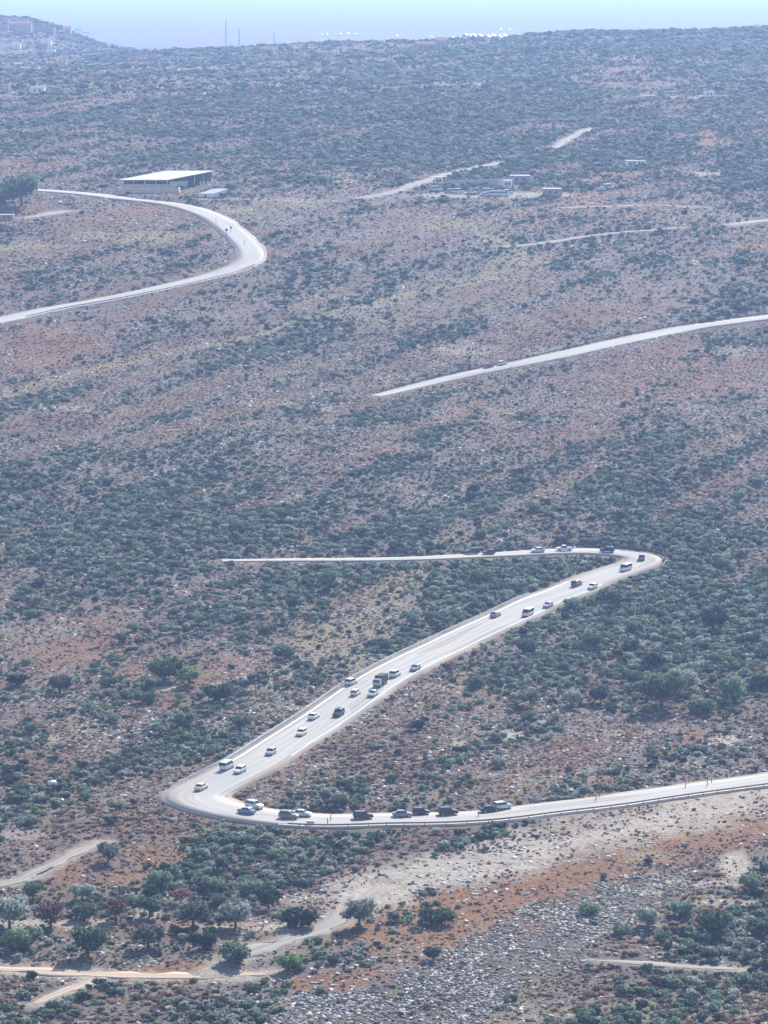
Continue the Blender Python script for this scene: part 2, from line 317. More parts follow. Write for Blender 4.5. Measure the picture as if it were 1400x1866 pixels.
def attr(nt, name):
    a = nt.nodes.new('ShaderNodeAttribute'); a.attribute_name = name; return a.outputs['Fac']
def soil_material():
    m = bpy.data.materials.new('hillside_soil'); m.use_nodes = True; nt = m.node_tree; N = nt.nodes; L = nt.links; b = N['Principled BSDF']
    b.inputs['Roughness'].default_value = 1; b.inputs['Specular IOR Level'].default_value = .1
    tc = N.new('ShaderNodeTexCoord')
    def noise(s, d=4, r=.6):
        n = N.new('ShaderNodeTexNoise'); n.inputs['Scale'].default_value = s; n.inputs['Detail'].default_value = d; n.inputs['Roughness'].default_value = r
        L.new(tc.outputs['Object'], n.inputs['Vector']); return n.outputs[0]
    def ramp(f, a, c):
        r = N.new('ShaderNodeMapRange'); r.inputs[1].default_value = a; r.inputs[2].default_value = c; L.new(f, r.inputs[0]); return r.outputs[0]
    def mix(f, a, c, typ='MIX'):
        x = N.new('ShaderNodeMix'); x.data_type = 'RGBA'; x.blend_type = typ
        if isinstance(f, float): x.inputs[0].default_value = f
        else: L.new(f, x.inputs[0])
        for s, v in ((6,a),(7,c)):
            if isinstance(v, tuple): x.inputs[s].default_value = (*v,1)
            else: L.new(v, x.inputs[s])
        return x.outputs[2]
    def mul(a, c):
        x = N.new('ShaderNodeMath'); x.operation = 'MULTIPLY'; x.use_clamp = True
        L.new(a, x.inputs[0])
        if isinstance(c, float): x.inputs[1].default_value = c
        else: L.new(c, x.inputs[1])
        return x.outputs[0]
    fine = noise(1.1, 4, .75); med = noise(.16, 4, .6); big = noise(.03, 3, .5)
    col = mix(ramp(med,.35,.65), (.15,.118,.106), (.25,.205,.185))
    col = mix(mul(ramp(big,.3,.7), attr(nt,'brown')), col, (.185,.115,.086))
    col = mix(mul(ramp(noise(.35,3,.7),.55,.68), .8), col, (.36,.34,.315))          # limestone showing through
    col = mix(mul(attr(nt,'veg'), .65), col, (.115,.10,.08))                            # leaf litter under the scrub; on the rubble, painted shade of the gaps
    col = mix(mul(attr(nt,'rust'), ramp(noise(.25,4,.7),.25,.6)), col, mix(ramp(fine,.3,.7), (.14,.066,.036), (.25,.13,.075)))
    col = mix(mul(attr(nt,'grass'), ramp(noise(.3,4,.7),.3,.65)), col, mix(ramp(fine,.3,.7), (.14,.125,.060), (.25,.22,.11)))
    col = mix(mul(attr(nt,'orange'), ramp(noise(.22,4,.7),.2,.55)), col, mix(ramp(fine,.3,.7), (.155,.068,.032), (.30,.160,.082)))
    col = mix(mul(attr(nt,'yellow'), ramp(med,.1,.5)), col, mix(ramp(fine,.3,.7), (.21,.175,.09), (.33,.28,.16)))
    col = mix(mul(attr(nt,'pale'), ramp(noise(.3,4,.7),.25,.5)), col, mix(ramp(fine,.3,.7), (.33,.275,.215), (.47,.41,.335)))
    col = mix(.85, col, mix(ramp(fine,.25,.75), (.45,.45,.45), (1.0,1.0,1.0)), 'MULTIPLY')
    L.new(col, b.inputs['Base Color'])
    bp = N.new('ShaderNodeBump'); bp.inputs['Strength'].default_value = .8; bp.inputs['Distance'].default_value = .35
    L.new(fine, bp.inputs['Height']); L.new(bp.outputs[0], b.inputs['Normal'])
    return m
def road_material(name, c0, c1, edge):
    m = bpy.data.materials.new(name); m.use_nodes = True; nt = m.node_tree; N = nt.nodes; L = nt.links; b = N['Principled BSDF']
    b.inputs['Roughness'].default_value = .85; b.inputs['Specular IOR Level'].default_value = .15
    uv = N.new('ShaderNodeUVMap'); mp = N.new('ShaderNodeMapping'); L.new(uv.outputs[0], mp.inputs[0]); mp.inputs['Scale'].default_value = (1.4, .025, 1)
    n = N.new('ShaderNodeTexNoise'); n.inputs['Scale'].default_value = 1; n.inputs['Detail'].default_value = 4; L.new(mp.outputs[0], n.inputs[0])
    mp2 = N.new('ShaderNodeMapping'); L.new(uv.outputs[0], mp2.inputs[0]); mp2.inputs['Scale'].default_value = (.12, .05, 1)
    n2 = N.new('ShaderNodeTexNoise'); n2.inputs['Scale'].default_value = 1; n2.inputs['Detail'].default_value = 3; L.new(mp2.outputs[0], n2.inputs[0])
    r = N.new('ShaderNodeValToRGB'); r.color_ramp.elements[0].position = .3; r.color_ramp.elements[1].position = .7
    r.color_ramp.elements[0].color = (*c0,1); r.color_ramp.elements[1].color = (*c1,1); L.new(n.outputs[0], r.inputs[0])
    x = N.new('ShaderNodeMix'); x.data_type = 'RGBA'; L.new(r.outputs[0], x.inputs[6]); x.inputs[7].default_value = (*edge,1)
    f = N.new('ShaderNodeMapRange'); f.inputs[1].default_value = .45; f.inputs[2].default_value = .75; f.inputs[4].default_value = .7; L.new(n2.outputs[0], f.inputs[0]); L.new(f.outputs[0], x.inputs[0])
    mp3 = N.new('ShaderNodeMapping'); L.new(uv.outputs[0], mp3.inputs[0]); mp3.inputs['Scale'].default_value = (.30, .035, 1)
    vo = N.new('ShaderNodeTexVoronoi'); vo.inputs['Scale'].default_value = 1; L.new(mp3.outputs[0], vo.inputs['Vector'])
    sp = N.new('ShaderNodeSeparateColor'); L.new(vo.outputs['Color'], sp.inputs[0])
    pr = N.new('ShaderNodeMapRange'); pr.inputs[1].default_value = .72; pr.inputs[2].default_value = .78; pr.inputs[4].default_value = .30; L.new(sp.outputs[0], pr.inputs[0])   # darker repair patches
    su = N.new('ShaderNodeSeparateXYZ'); L.new(uv.outputs[0], su.inputs[0])
    wv = N.new('ShaderNodeMath'); wv.operation = 'MULTIPLY'; wv.inputs[1].default_value = 3.3; L.new(su.outputs[0], wv.inputs[0])
    sn = N.new('ShaderNodeMath'); sn.operation = 'SINE'; L.new(wv.outputs[0], sn.inputs[0])
    wr = N.new('ShaderNodeMapRange'); wr.inputs[1].default_value = .2; wr.inputs[2].default_value = 1; wr.inputs[4].default_value = .16; L.new(sn.outputs[0], wr.inputs[0])            # tyre tracks
    ad = N.new('ShaderNodeMath'); ad.operation = 'ADD'; L.new(pr.outputs[0], ad.inputs[0]); L.new(wr.outputs[0], ad.inputs[1])
    x2 = N.new('ShaderNodeMix'); x2.data_type = 'RGBA'; L.new(ad.outputs[0], x2.inputs[0]); L.new(x.outputs[2], x2.inputs[6]); x2.inputs[7].default_value = (c0[0]*.45, c0[1]*.43, c0[2]*.42, 1)
    L.new(x2.outputs[2], b.inputs['Base Color'])
    return m
M['road'] = road_material('pale_asphalt', (.26,.247,.228), (.395,.378,.35), (.38,.305,.235))
M['shoulder'] = road_material('dusty_shoulder', (.24,.19,.15), (.33,.27,.22), (.20,.14,.10))
M['track'] = road_material('pale_dirt_track', (.20,.175,.15), (.31,.285,.25), (.24,.17,.11))
M['orangetrack'] = road_material('orange_dirt_track', (.33,.24,.16), (.42,.35,.28), (.34,.20,.10))
M['soil'] = soil_material()

# ------------------------------------------------------------------ mesh helpers
def setp(o, label=None, cat=None, group=None, kind=None):
    if label: o['label'] = label
    if cat: o['category'] = cat
    if group: o['group'] = group
    if kind: o['kind'] = kind
    return o
def link(name, me, parent=None, loc=None, rotz=0):
    o = bpy.data.objects.new(name, me); COL.objects.link(o)
    if parent: o.parent = parent
    if loc is not None: o.location = loc
    o.rotation_euler.z = rotz
    return o
def np_mesh(name, V, Fq, m, smoothf=False):
    me = bpy.data.meshes.new(name); V = np.asarray(V, np.float32); Fq = np.asarray(Fq, np.int32)
    me.vertices.add(len(V)); me.vertices.foreach_set('co', V.ravel())
    k = Fq.shape[1]; me.loops.add(Fq.size); me.loops.foreach_set('vertex_index', Fq.ravel())
    me.polygons.add(len(Fq)); me.polygons.foreach_set('loop_start', np.arange(0, Fq.size, k, dtype=np.int32)); me.polygons.foreach_set('loop_total', np.full(len(Fq), k, np.int32))
    if smoothf: me.polygons.foreach_set('use_smooth', np.ones(len(Fq), bool))
    me.update(calc_edges=True); me.validate()
    if m: me.materials.append(m)
    return me
class MB:
    """collects faces for one mesh"""
    def __init__(s): s.v = []; s.f = []
    def add(s, vs, fs):
        o = len(s.v); s.v += [tuple(v) for v in vs]; s.f += [tuple(i+o for i in f) for f in fs]; return s
    def box(s, x0, x1, y0, y1, z0, z1, b=0.0):
        if b <= 0:
            return s.add([(x0,y0,z0),(x1,y0,z0),(x1,y1,z0),(x0,y1,z0),(x0,y0,z1),(x1,y0,z1),(x1,y1,z1),(x0,y1,z1)],
                         [(0,3,2,1),(4,5,6,7),(0,1,5,4),(1,2,6,5),(2,3,7,6),(3,0,4,7)])
        ring = lambda z, i: [(x0+i,y0+i,z),(x1-i,y0+i,z),(x1-i,y1-i,z),(x0+i,y1-i,z)]
        return s.rings([ring(z0,b), ring(z0+b,0), ring(z1-b,0), ring(z1,b)])
    def rings(s, rs, cap=True):
        n = len(rs[0]); o = []
        for k in range(len(rs)-1):
            for i in range(n): o.append((k*n+i, k*n+(i+1)%n, (k+1)*n+(i+1)%n, (k+1)*n+i))
        if cap: o.append(tuple(range(n-1,-1,-1))); o.append(tuple(range((len(rs)-1)*n, len(rs)*n)))
        return s.add([v for r in rs for v in r], o)
    def tube(s, pts, rad, n=8):
        pts = [Vector(p) for p in pts]; rs = []
        for i, p in enumerate(pts):
            d = (pts[min(i+1,len(pts)-1)]-pts[max(i-1,0)]).normalized()
            a = d.orthogonal().normalized(); b = d.cross(a); r = rad[i] if isinstance(rad,(list,tuple)) else rad
            rs.append([p+a*r*math.cos(2*math.pi*k/n)+b*r*math.sin(2*math.pi*k/n) for k in range(n)])
        return s.rings(rs)
    def mesh(s, name, m, smoothf=False):
        me = bpy.data.meshes.new(name); me.from_pydata(s.v, [], s.f); me.update(); me.materials.append(m)
        if smoothf:
            for p in me.polygons: p.use_smooth = True
        return me
def zat(x, y): return float(ground(np.array([x]), np.array([y]))[0])
def at(px, py):
    p = p2g([px],[py])[0]; return Vector((p[0], p[1], zat(p[0], p[1])))

# ------------------------------------------------------------------ the ground sheet, out to the horizon
ui = np.arange(-.116, .1161, .0008); uo = np.array([.125,.14,.16,.19,.23,.3])
U = np.concatenate([-uo[::-1], ui, uo])
YR = np.concatenate([np.arange(-350,500,50), np.arange(500,600,6), np.arange(600,1100,1.4), np.arange(1100,1900,2.4), np.arange(1900,3500,6), np.arange(3500,5600,30), np.geomspace(5600,45000,40)])
gy, gu = np.meshgrid(YR, U, indexing='ij'); gx = gu*np.maximum(gy+60, 400)
V = np.stack([gx.ravel(), gy.ravel(), ground(gx.ravel(), gy.ravel())],1)
nr, nc = gy.shape; a = (np.arange(nr-1)[:,None]*nc+np.arange(nc-1)[None,:]).ravel()
Q = np.stack([a, a+1, a+nc+1, a+nc],1)
me = np_mesh('hillside_ground', V, Q, M['soil'], True)
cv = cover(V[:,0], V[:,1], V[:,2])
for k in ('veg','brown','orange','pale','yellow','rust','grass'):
    at_ = me.attributes.new(k, 'FLOAT', 'POINT'); at_.data.foreach_set('value', np.clip(cv[k] if k != 'veg' else np.maximum(cv[k], cv['scree']*1.3),0,1.5).astype(np.float32))  # rubble ground darkened as well, for the shade between its stones
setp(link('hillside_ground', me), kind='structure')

def strip(name, L, off0, off1, lift, m, i0=0, i1=None, ragged=0.0, kind='structure', seed=0, nx=5, taper=0):
    i1 = len(L.p) if i1 is None else i1; idx = np.arange(i0, i1); P = L.p[idx]; n = L.n[idx]
    V = []; UVs = []
    for k in range(nx):
        t = k/(nx-1); o = off0+(off1-off0)*t
        o = np.full(len(idx), o)
        if ragged and k in (0, nx-1): o = o+(fbm(L.len[idx]/(7 if not taper else 4.5), np.full(len(idx), seed+k*3.7), 3)-.5)*ragged*2
        if taper: o = o*np.clip(np.minimum(np.arange(len(idx))+1, len(idx)-np.arange(len(idx)))*2/taper, .08, 1)**.6
        o = o*L.ws[idx]; kk = L.k[idx]; lim = .92/np.maximum(np.abs(kk), 1e-4)
        o = np.where((o*kk > 0)&(np.abs(o) > lim), np.sign(o)*lim, o)
        q = P+n*o[:,None]; V.append(np.stack([q[:,0], q[:,1], L.z[idx]+lift],1)); UVs.append(np.stack([o, L.len[idx]],1))
    # skirts that go into the ground on both sides
    lo = V[0]-np.array([0,0,.5]); hi = V[-1]-np.array([0,0,.5])
    V = [lo]+V+[hi]; UVs = [UVs[0]]+UVs+[UVs[-1]]; K = nx+2; N_ = len(idx)
    VV = np.stack(V,1).reshape(-1,3); UU = np.stack(UVs,1).reshape(-1,2)
    a = (np.arange(N_-1)[:,None]*K+np.arange(K-1)[None,:]).ravel(); Q = np.stack([a, a+K, a+K+1, a+1],1)
    if (VV[Q[0,1]]-VV[Q[0,0]])[0:2].tolist() is None: pass
    me = np_mesh(name, VV, Q, m, False)
    me.flip_normals() if me.polygons[K//2].normal.z < 0 else None
    uv = me.uv_layers.new(name='UVMap'); li = np.zeros(len(me.loops), np.int32); me.loops.foreach_get('vertex_index', li); uv.data.foreach_set('uv', UU[li].astype(np.float32).ravel())
    return setp(link(name, me), kind=kind)
def idx_at(L, px, py):
    p = p2g([px],[py])[0]; return int(((L.p-p)**2).sum(1).argmin())
for L in ROADS:
    strip('road_shoulder', L, -L.w/2-.5, L.w/2+.5, -.02, M['shoulder'], ragged=.8, seed=L.w)
    strip('road', L, -L.w/2+.9, L.w/2-.9, .03, M['road'], ragged=.15)
for k, L in TR.items(): strip('dirt_track', L, -L.w*(.36 if k in 'abcde' else .5), L.w*(.36 if k in 'abcde' else .5), -.09, M['orangetrack'] if k in 'ad' else M['track'], ragged=L.w*.42, seed=ord(k), taper=14)
# painted edge line along the left of the long limb, and on the lower straight
i_a = idx_at(ROAD1, 395,1424); i_b = idx_at(ROAD1, 1060,1058); i_c = idx_at(ROAD1, 1150,1022)
def side(L, i, px, py):                       # +1 when the pixel lies to the left of the line's direction
    p = p2g([px],[py])[0]; return 1 if np.dot(p-L.p[i], L.n[i]) > 0 else -1
sL = side(ROAD1, idx_at(ROAD1,560,1310), 480, 1310)
strip('road_marking', ROAD1, sL*5.1, sL*5.5, .05, M['line'], i_a+6, i_b, nx=2)
strip('road_marking', ROAD1, -sL*5.2, -sL*5.4, .05, M['line'], i_a+14, i_b, nx=2)
sF = side(ROAD1, idx_at(ROAD1,1000,1475), 1000, 1500)
strip('road_marking', ROAD1, sF*5.1, sF*5.4, .05, M['line'], 0, i_a-20, nx=2)
s3 = side(ROAD3, idx_at(ROAD3,260,517), 260, 545)
strip('road_marking', ROAD3, s3*4.4, s3*4.7, .05, M['line'], 0, idx_at(ROAD3,410,490), nx=2)
s2 = side(ROAD2, idx_at(ROAD2,1050,640), 1050, 660)
strip('road_marking', ROAD2, s2*4.4, s2*4.7, .05, M['line'], 0, None, nx=2)

def guardrail(L, i0, i1, off, m, label, h=.75, band=.32, every=2):
    idx = np.arange(i0, i1); o0 = L.p[i0]
    root = link('guardrail', None, loc=(o0[0], o0[1], L.z[i0])); setp(root, label, 'guardrail', 'guardrails along the roads')
    P = L.p[idx]+L.n[idx]*(off*L.ws[idx])[:,None]; rs = []
    for p, n, z in zip(P, L.n[idx], L.z[idx]):
        q = lambda w, hh: (p[0]-o0[0]+n[0]*w, p[1]-o0[1]+n[1]*w, z-L.z[i0]+hh)
        rs.append([q(-.04,h-band), q(.05,h-band+.02), q(.02,h-band*.5), q(.05,h-.02), q(-.04,h)])
    link('rail', MB().rings(rs).mesh('rail', m), root)
    st = max(every, int(math.ceil(len(idx)/95)))
    pm = MB().box(-.07,.07,-.07,.07,-.5,h-.05,.015).mesh('post', m)
    for p, z in list(zip(P, L.z[idx]))[::st]:
        link('post', pm, root, loc=(p[0]-o0[0], p[1]-o0[1], z-L.z[i0]))
    return root
guardrail(ROAD1, idx_at(ROAD1,1440,1415), idx_at(ROAD1,520,1488), sF*6.3, M['rust'], 'long rusty guardrail along the near edge of the lowest road straight')
guardrail(ROAD1, i_a-2, idx_at(ROAD1,990,1085), sL*6.7, M['metal'], 'pale steel guardrail down the left side of the long climbing road')
guardrail(ROAD1, idx_at(ROAD1,1170,1025), idx_at(ROAD1,1100,1006), side(ROAD1,i_c,1215,1020)*7.2, M['darkrail'], 'dark guardrail curving round the tip of the upper hairpin bend', 1.1, .8)
guardrail(ROAD3, idx_at(ROAD3,20,575), idx_at(ROAD3,440,482), s3*5.6, M['rust'], 'thin brown guardrail below the road at the upper left')
guardrail(ROAD2, idx_at(ROAD2,700,718), len(ROAD2.p)-2, -s2*5.6, M['darkrail'], 'dark strip standing for the bank shadow behind the straight road in the middle of the hillside')  # dark rail added to draw the shadow line of the cut bank

# ------------------------------------------------------------------ plants and rocks
def tone(me, per_face):
    a = me.attributes.new('tone', 'FLOAT', 'FACE'); a.data.foreach_set('value', np.asarray(per_face, np.float32))
def clump(name, m, n, lobes, size, seed, flat=.75, core=True, spread=.55):
    """leaf-clump faces over a lumpy dome of unit radius standing on z=0"""
    g = np.random.default_rng(seed); C = []
    for k in range(lobes):
        a = g.uniform(0, 2*math.pi); r = spread*math.sqrt(g.uniform(0,1)) if k else 0
        C.append((r*math.cos(a), r*math.sin(a), g.uniform(.35,.75)*flat if k else .55*flat, g.uniform(.32,.5) if k else .5))
    V = []; Fq = []; T = []
    ls = g.uniform(0,1,lobes)
    for i in range(n):
        k = g.integers(lobes); cx, cy, cz, cr = C[k]
        d = g.normal(size=3); d /= np.linalg.norm(d); d[2] = abs(d[2])*(1 if g.random() < .8 else -1)
        p = np.array([cx,cy,cz])+d*cr*g.uniform(.7,1.12)*np.array([1,1,flat]); p[2] = max(p[2], .04)
        nrm = d+g.normal(size=3)*.55; nrm /= np.linalg.norm(nrm)
        a = np.cross(nrm, g.normal(size=3)); a /= np.linalg.norm(a); b = np.cross(nrm, a)
        s = size*g.uniform(.6,1.35); o = len(V)
        V += [p-a*s-b*s*.5, p+a*s*.9-b*s*.6, p+a*s*.8+b*s*.7, p-a*s*.7+b*s*.8]; Fq.append((o,o+1,o+2,o+3)); T.append(.35*ls[k]+.65*g.random())
    if core:
        for cx, cy, cz, cr in C:
            o = len(V); rr = cr*.72
            for zz, q in ((-.9,.35),(0,1),(.8,.5)):
                for t in range(6): V.append(np.array([cx+rr*q*math.cos(t*math.pi/3), cy+rr*q*math.sin(t*math.pi/3), max(.0, cz+rr*zz*flat)]))
            for r_ in range(2):
                for t in range(6): Fq.append((o+r_*6+t, o+r_*6+(t+1)%6, o+r_*6+6+(t+1)%6, o+r_*6+6+t)); T.append(.2)
            Fq.append((o+12,o+13,o+14,o+15)); T.append(.2); Fq.append((o+12,o+15,o+16,o+17)); T.append(.2)
    me = np_mesh(name, V, Fq, m); tone(me, T[:len(me.polygons)]); return me
def rock_mesh(seed):
    import bmesh
    g = np.random.default_rng(seed); bm = bmesh.new(); bmesh.ops.create_icosphere(bm, subdivisions=2, radius=1)
    k = g.normal(size=(9,3)); k /= np.linalg.norm(k,axis=1)[:,None]; cut = g.uniform(.5,.9,9)
    for v in bm.verts:
        p = np.array(v.co)
        for kk, c in zip(k, cut):
            d = p@kk
            if d > c: p = p-kk*(d-c)
        p = p*np.array([1,.8,.62]); v.co = Vector(p)
    me = bpy.data.meshes.new('rock'); bm.to_mesh(me); bm.free(); me.materials.append(M['rock3' if seed >= 505 else 'rock2' if seed % 5 in (1,4) else 'rock']); tone(me, g.uniform(0,1,len(me.polygons))*.3+.4); return me
PROTO = {
 'evergreen_shrub': [clump('evergreen_shrub', M['evergreen'], 130, 6, .17, 100+k) for k in range(4)]+[clump('grey_green_shrub', M['olive'], 130, 6, .17, 200+k) for k in range(4)],
 'dry_bush': [clump('dry_bush', M['dry'], 110, 5, .16, 300+k, .6) for k in range(4)]+[clump('pale_dry_bush', M['straw'], 110, 5, .16, 400+k, .55) for k in range(3)],
 'rock': [rock_mesh(500+k) for k in range(8)],
}
def scatter():
    pts = {k: [] for k in PROTO}
    for y0, y1, dens, r0, r1 in ((612,900,1.15,.30,1.5),(900,1400,.85,.34,1.5),(1400,2300,.36,.55,2.0),(2300,4500,.10,1.0,3.2)):
        n = int(dens*.113*(y1**2-y0**2)); y = np.sqrt(RNG.uniform(y0**2, y1**2, n)); x = RNG.uniform(-.113,.113,n)*y
        z = ground(x, y); c = cover(x, y, z); px, py = c['px'], c['py']
        vis = (px > -40)&(px < 1440)&(py > 20)&(py < 1900)
        big = RNG.random(n)**3.0; r = r0+(r1-r0)*big
        # keep roads and tracks clear, and the ground in front of them whose plants would hide them
        ok = vis.copy()
        dep = np.maximum(.02, (CAMZ-z)/y)
        for L in ALL:
            road = L in ROADS
            for t in ((0, .35, .7) if road else (0,)):
                D, I = L.near(x, y+t*r*1.25/dep*(.8 if road else 0)); ok &= (D > L.w/2*L.ws[I]+(.3 if t else .8)+(r*.5 if t == 0 else 0)) | ((t > 0)&(px < 660)&(py > 1005)&(py < 1045)&(r < 1.0))
        veg = c['veg']; u = RNG.random(n)
        keep = ok&(u < np.clip((veg-.2)*1.3+.12, .07, .85))
        pd = np.clip((c['brown']-.48)*1.9+.47+(fbm(x/20,y/30,91)-.5)*1.2, .04, .97)
        kind = RNG.random(n); dry = kind < pd
        for name, m in (('evergreen_shrub', keep&~dry), ('dry_bush', keep&dry)):
            rr = r[m]*(.6+.55*veg[m])*(1.0 if name == 'evergreen_shrub' else .72)
            var = np.zeros(m.sum()); q = RNG.random(m.sum())
            if name == 'evergreen_shrub': var = np.where(q < .52, RNG.integers(0,4,m.sum()), RNG.integers(4,8,m.sum()))
            else: var = np.where(q < .55, RNG.integers(0,4,m.sum()), RNG.integers(4,7,m.sum()))
            pts[name].append(np.stack([x[m], y[m], z[m], rr, rr*RNG.uniform(.7,1.2,m.sum())*(1 if name == 'evergreen_shrub' else .8), var, px[m], py[m]],1))
        # low dry tufts on the open ground
        nt_ = int({612:1.5,900:1.0,1400:.36,2300:.06}[y0]*.113*(y1**2-y0**2)); y = np.sqrt(RNG.uniform(y0**2, y1**2, nt_)); x = RNG.uniform(-.113,.113,nt_)*y; z = ground(x,y); c = cover(x,y,z)
        ok = (c['px']>-30)&(c['px']<1430)&(c['py']>60)&(c['py']<1890)
        for L in ALL: ok &= L.near(x,y)[0] > L.w/2+.4
        k = ok&(RNG.random(nt_) < np.clip(.95-.9*c['veg']-.75*c['pale']-.45*np.clip(c['orange'],0,1)-.9*c['scree']+(fbm(x/6,y/9,23)-.5)*1.4, .03, 1)); n_ = int(k.sum())
        s = (.16+.42*RNG.random(n_)**2)*(1 if y0 < 1400 else y0/1150)
        v = np.where(RNG.random(n_) < .5, RNG.integers(0,4,n_), RNG.integers(4,7,n_))
        pts['dry_bush'].append(np.stack([x[k],y[k],z[k],s,s*RNG.uniform(.7,1.1,n_),v,c['px'][k],c['py'][k]],1))
        # stones
        nr_ = int(n*(1.0 if y0 < 800 else .9)); y = np.sqrt(RNG.uniform(y0**2, y1**2, nr_)); x = RNG.uniform(-.113,.113,nr_)*y; z = ground(x,y); c = cover(x,y,z)
        ok = (c['px']>-30)&(c['px']<1430)&(c['py']>60)&(c['py']<1890)
        for L in ALL: ok &= L.near(x,y)[0] > L.w/2+.5
        s = (.15+.55*RNG.random(nr_)**3)*(1 if y0 < 1400 else y0/1050)
        k = ok&(RNG.random(nr_) < np.clip((fbm(x/16,y/24,55)-.40)*2.4, .06, .7)*np.where(c['scree'] > .5, .3, 1))
        pts['rock'].append(np.stack([x[k],y[k],z[k],s[k],s[k]*RNG.uniform(.6,1.1,k.sum()),RNG.integers(3,8,k.sum()),c['px'][k],c['py'][k]],1))
    # the rubble slope
    n = 120000; y = np.sqrt(RNG.uniform(612**2, 760**2, n)); x = RNG.uniform(-.05,.09,n)*y; z = ground(x,y); c = cover(x,y,z)
    k = (c['scree']>.5)&(RNG.random(n) < .22+.6*(fbm(x/7,y/12,57)>.44)); s = .12+.42*RNG.random(n)**2.4
    pts['rock'].append(np.stack([x[k],y[k],z[k]+s[k]*.15,s[k],s[k]*RNG.uniform(.6,1.1,k.sum()),np.where(RNG.random(k.sum()) < .14, RNG.integers(5,8,k.sum()), RNG.integers(0,5,k.sum())),c['px'][k],c['py'][k]],1))
    return {k: np.vstack(v) for k, v in pts.items()}
PTS = scatter()
def zone(px, py):
    if py > 1785 and px < 520: return 'on the bottom left slope below the orange track'
    if py > 1700 and px >= 1000: return 'on the bottom right slope around the pale track'
    if py > 1700 and px >= 480: return 'at the edge of the rubble, bottom centre'
    if py > 1700: return 'between tree terrace and orange track'
    if py > 1560 and px < 620: return 'among the olive trees at lower left'
    if py > 1560 and px < 1000: return 'on the orange bank beside the pale dirt track'
    if py > 1560: return 'between pale ledges on the lower right slope'
    if px < 500: return 'on the slope left of the lowest road bend'
    return 'on the slope below the lowest road straight'
KINDTXT = {'evergreen_shrub': (('evergreen_shrub','dark evergreen shrub','shrub'),('grey_green_shrub','grey-green shrub','shrub')),
           'dry_bush': (('dry_bush','dry brown bush','bush'),('pale_dry_bush','pale straw-coloured dry bush','bush')), 'rock': (('rock','pale grey limestone rock','rock'),)*2, 'rock2': (('rock','brownish stained limestone rock','rock'),)*2}
def gn_scatter(name, P, protos, label, cat):
    """the rest of a kind, as one object: points carrying size, turn and variety"""
    me = bpy.data.meshes.new(name); me.vertices.add(len(P)); me.vertices.foreach_set('co', P[:,:3].astype(np.float32).ravel())
    n = len(P); sq = RNG.uniform(.85,1.2,(n,2))
    at_ = me.attributes.new('scl','FLOAT_VECTOR','POINT'); at_.data.foreach_set('vector', np.stack([P[:,3]*sq[:,0],P[:,3]*sq[:,1],P[:,4]],1).astype(np.float32).ravel())
    at_ = me.attributes.new('turn','FLOAT_VECTOR','POINT'); t = np.zeros((n,3)); t[:,2] = RNG.uniform(0,6.28,n); t[:,:2] = RNG.normal(0,.07,(n,2)); at_.data.foreach_set('vector', t.astype(np.float32).ravel())
    at_ = me.attributes.new('vidx','INT','POINT'); at_.data.foreach_set('value', P[:,5].astype(np.int32))
    o = link(name, me); setp(o, label, cat, None, 'stuff')
    ng = bpy.data.node_groups.new(name, 'GeometryNodeTree'); ng.interface.new_socket('Geometry', in_out='INPUT', socket_type='NodeSocketGeometry'); ng.interface.new_socket('Geometry', in_out='OUTPUT', socket_type='NodeSocketGeometry')
    N = ng.nodes; L = ng.links; gi = N.new('NodeGroupInput'); go = N.new('NodeGroupOutput'); iop = N.new('GeometryNodeInstanceOnPoints'); jn = N.new('GeometryNodeJoinGeometry')
    for pr in reversed(protos):          # the join node hands out the last link first
        oi = N.new('GeometryNodeObjectInfo'); oi.transform_space = 'ORIGINAL'; oi.inputs['Object'].default_value = pr; oi.inputs['As Instance'].default_value = True; L.new(oi.outputs['Geometry'], jn.inputs[0])
    def na(nm, typ):
        a = N.new('GeometryNodeInputNamedAttribute'); a.data_type = typ; a.inputs['Name'].default_value = nm; return a.outputs['Attribute']
    L.new(gi.outputs[0], iop.inputs['Points']); L.new(jn.outputs[0], iop.inputs['Instance']); iop.inputs['Pick Instance'].default_value = True
    L.new(na('vidx','INT'), iop.inputs['Instance Index']); L.new(na('scl','FLOAT_VECTOR'), iop.inputs['Scale'])
    er = N.new('FunctionNodeEulerToRotation'); L.new(na('turn','FLOAT_VECTOR'), er.inputs[0]); L.new(er.outputs[0], iop.inputs['Rotation'])
    L.new(iop.outputs[0], go.inputs[0])
    md = o.modifiers.new('scatter','NODES'); md.node_group = ng
    return o
STUFF = {'evergreen_shrub': ('green_scrub', 'evergreen and grey-green scrub covering the hillside', 'scrub'), 'dry_bush': ('dry_scrub', 'brown and straw-coloured dry scrub over the hillside', 'scrub'),
         'rock': ('loose_stones', 'pale limestone rubble and stones strewn over the slope', 'stones')}
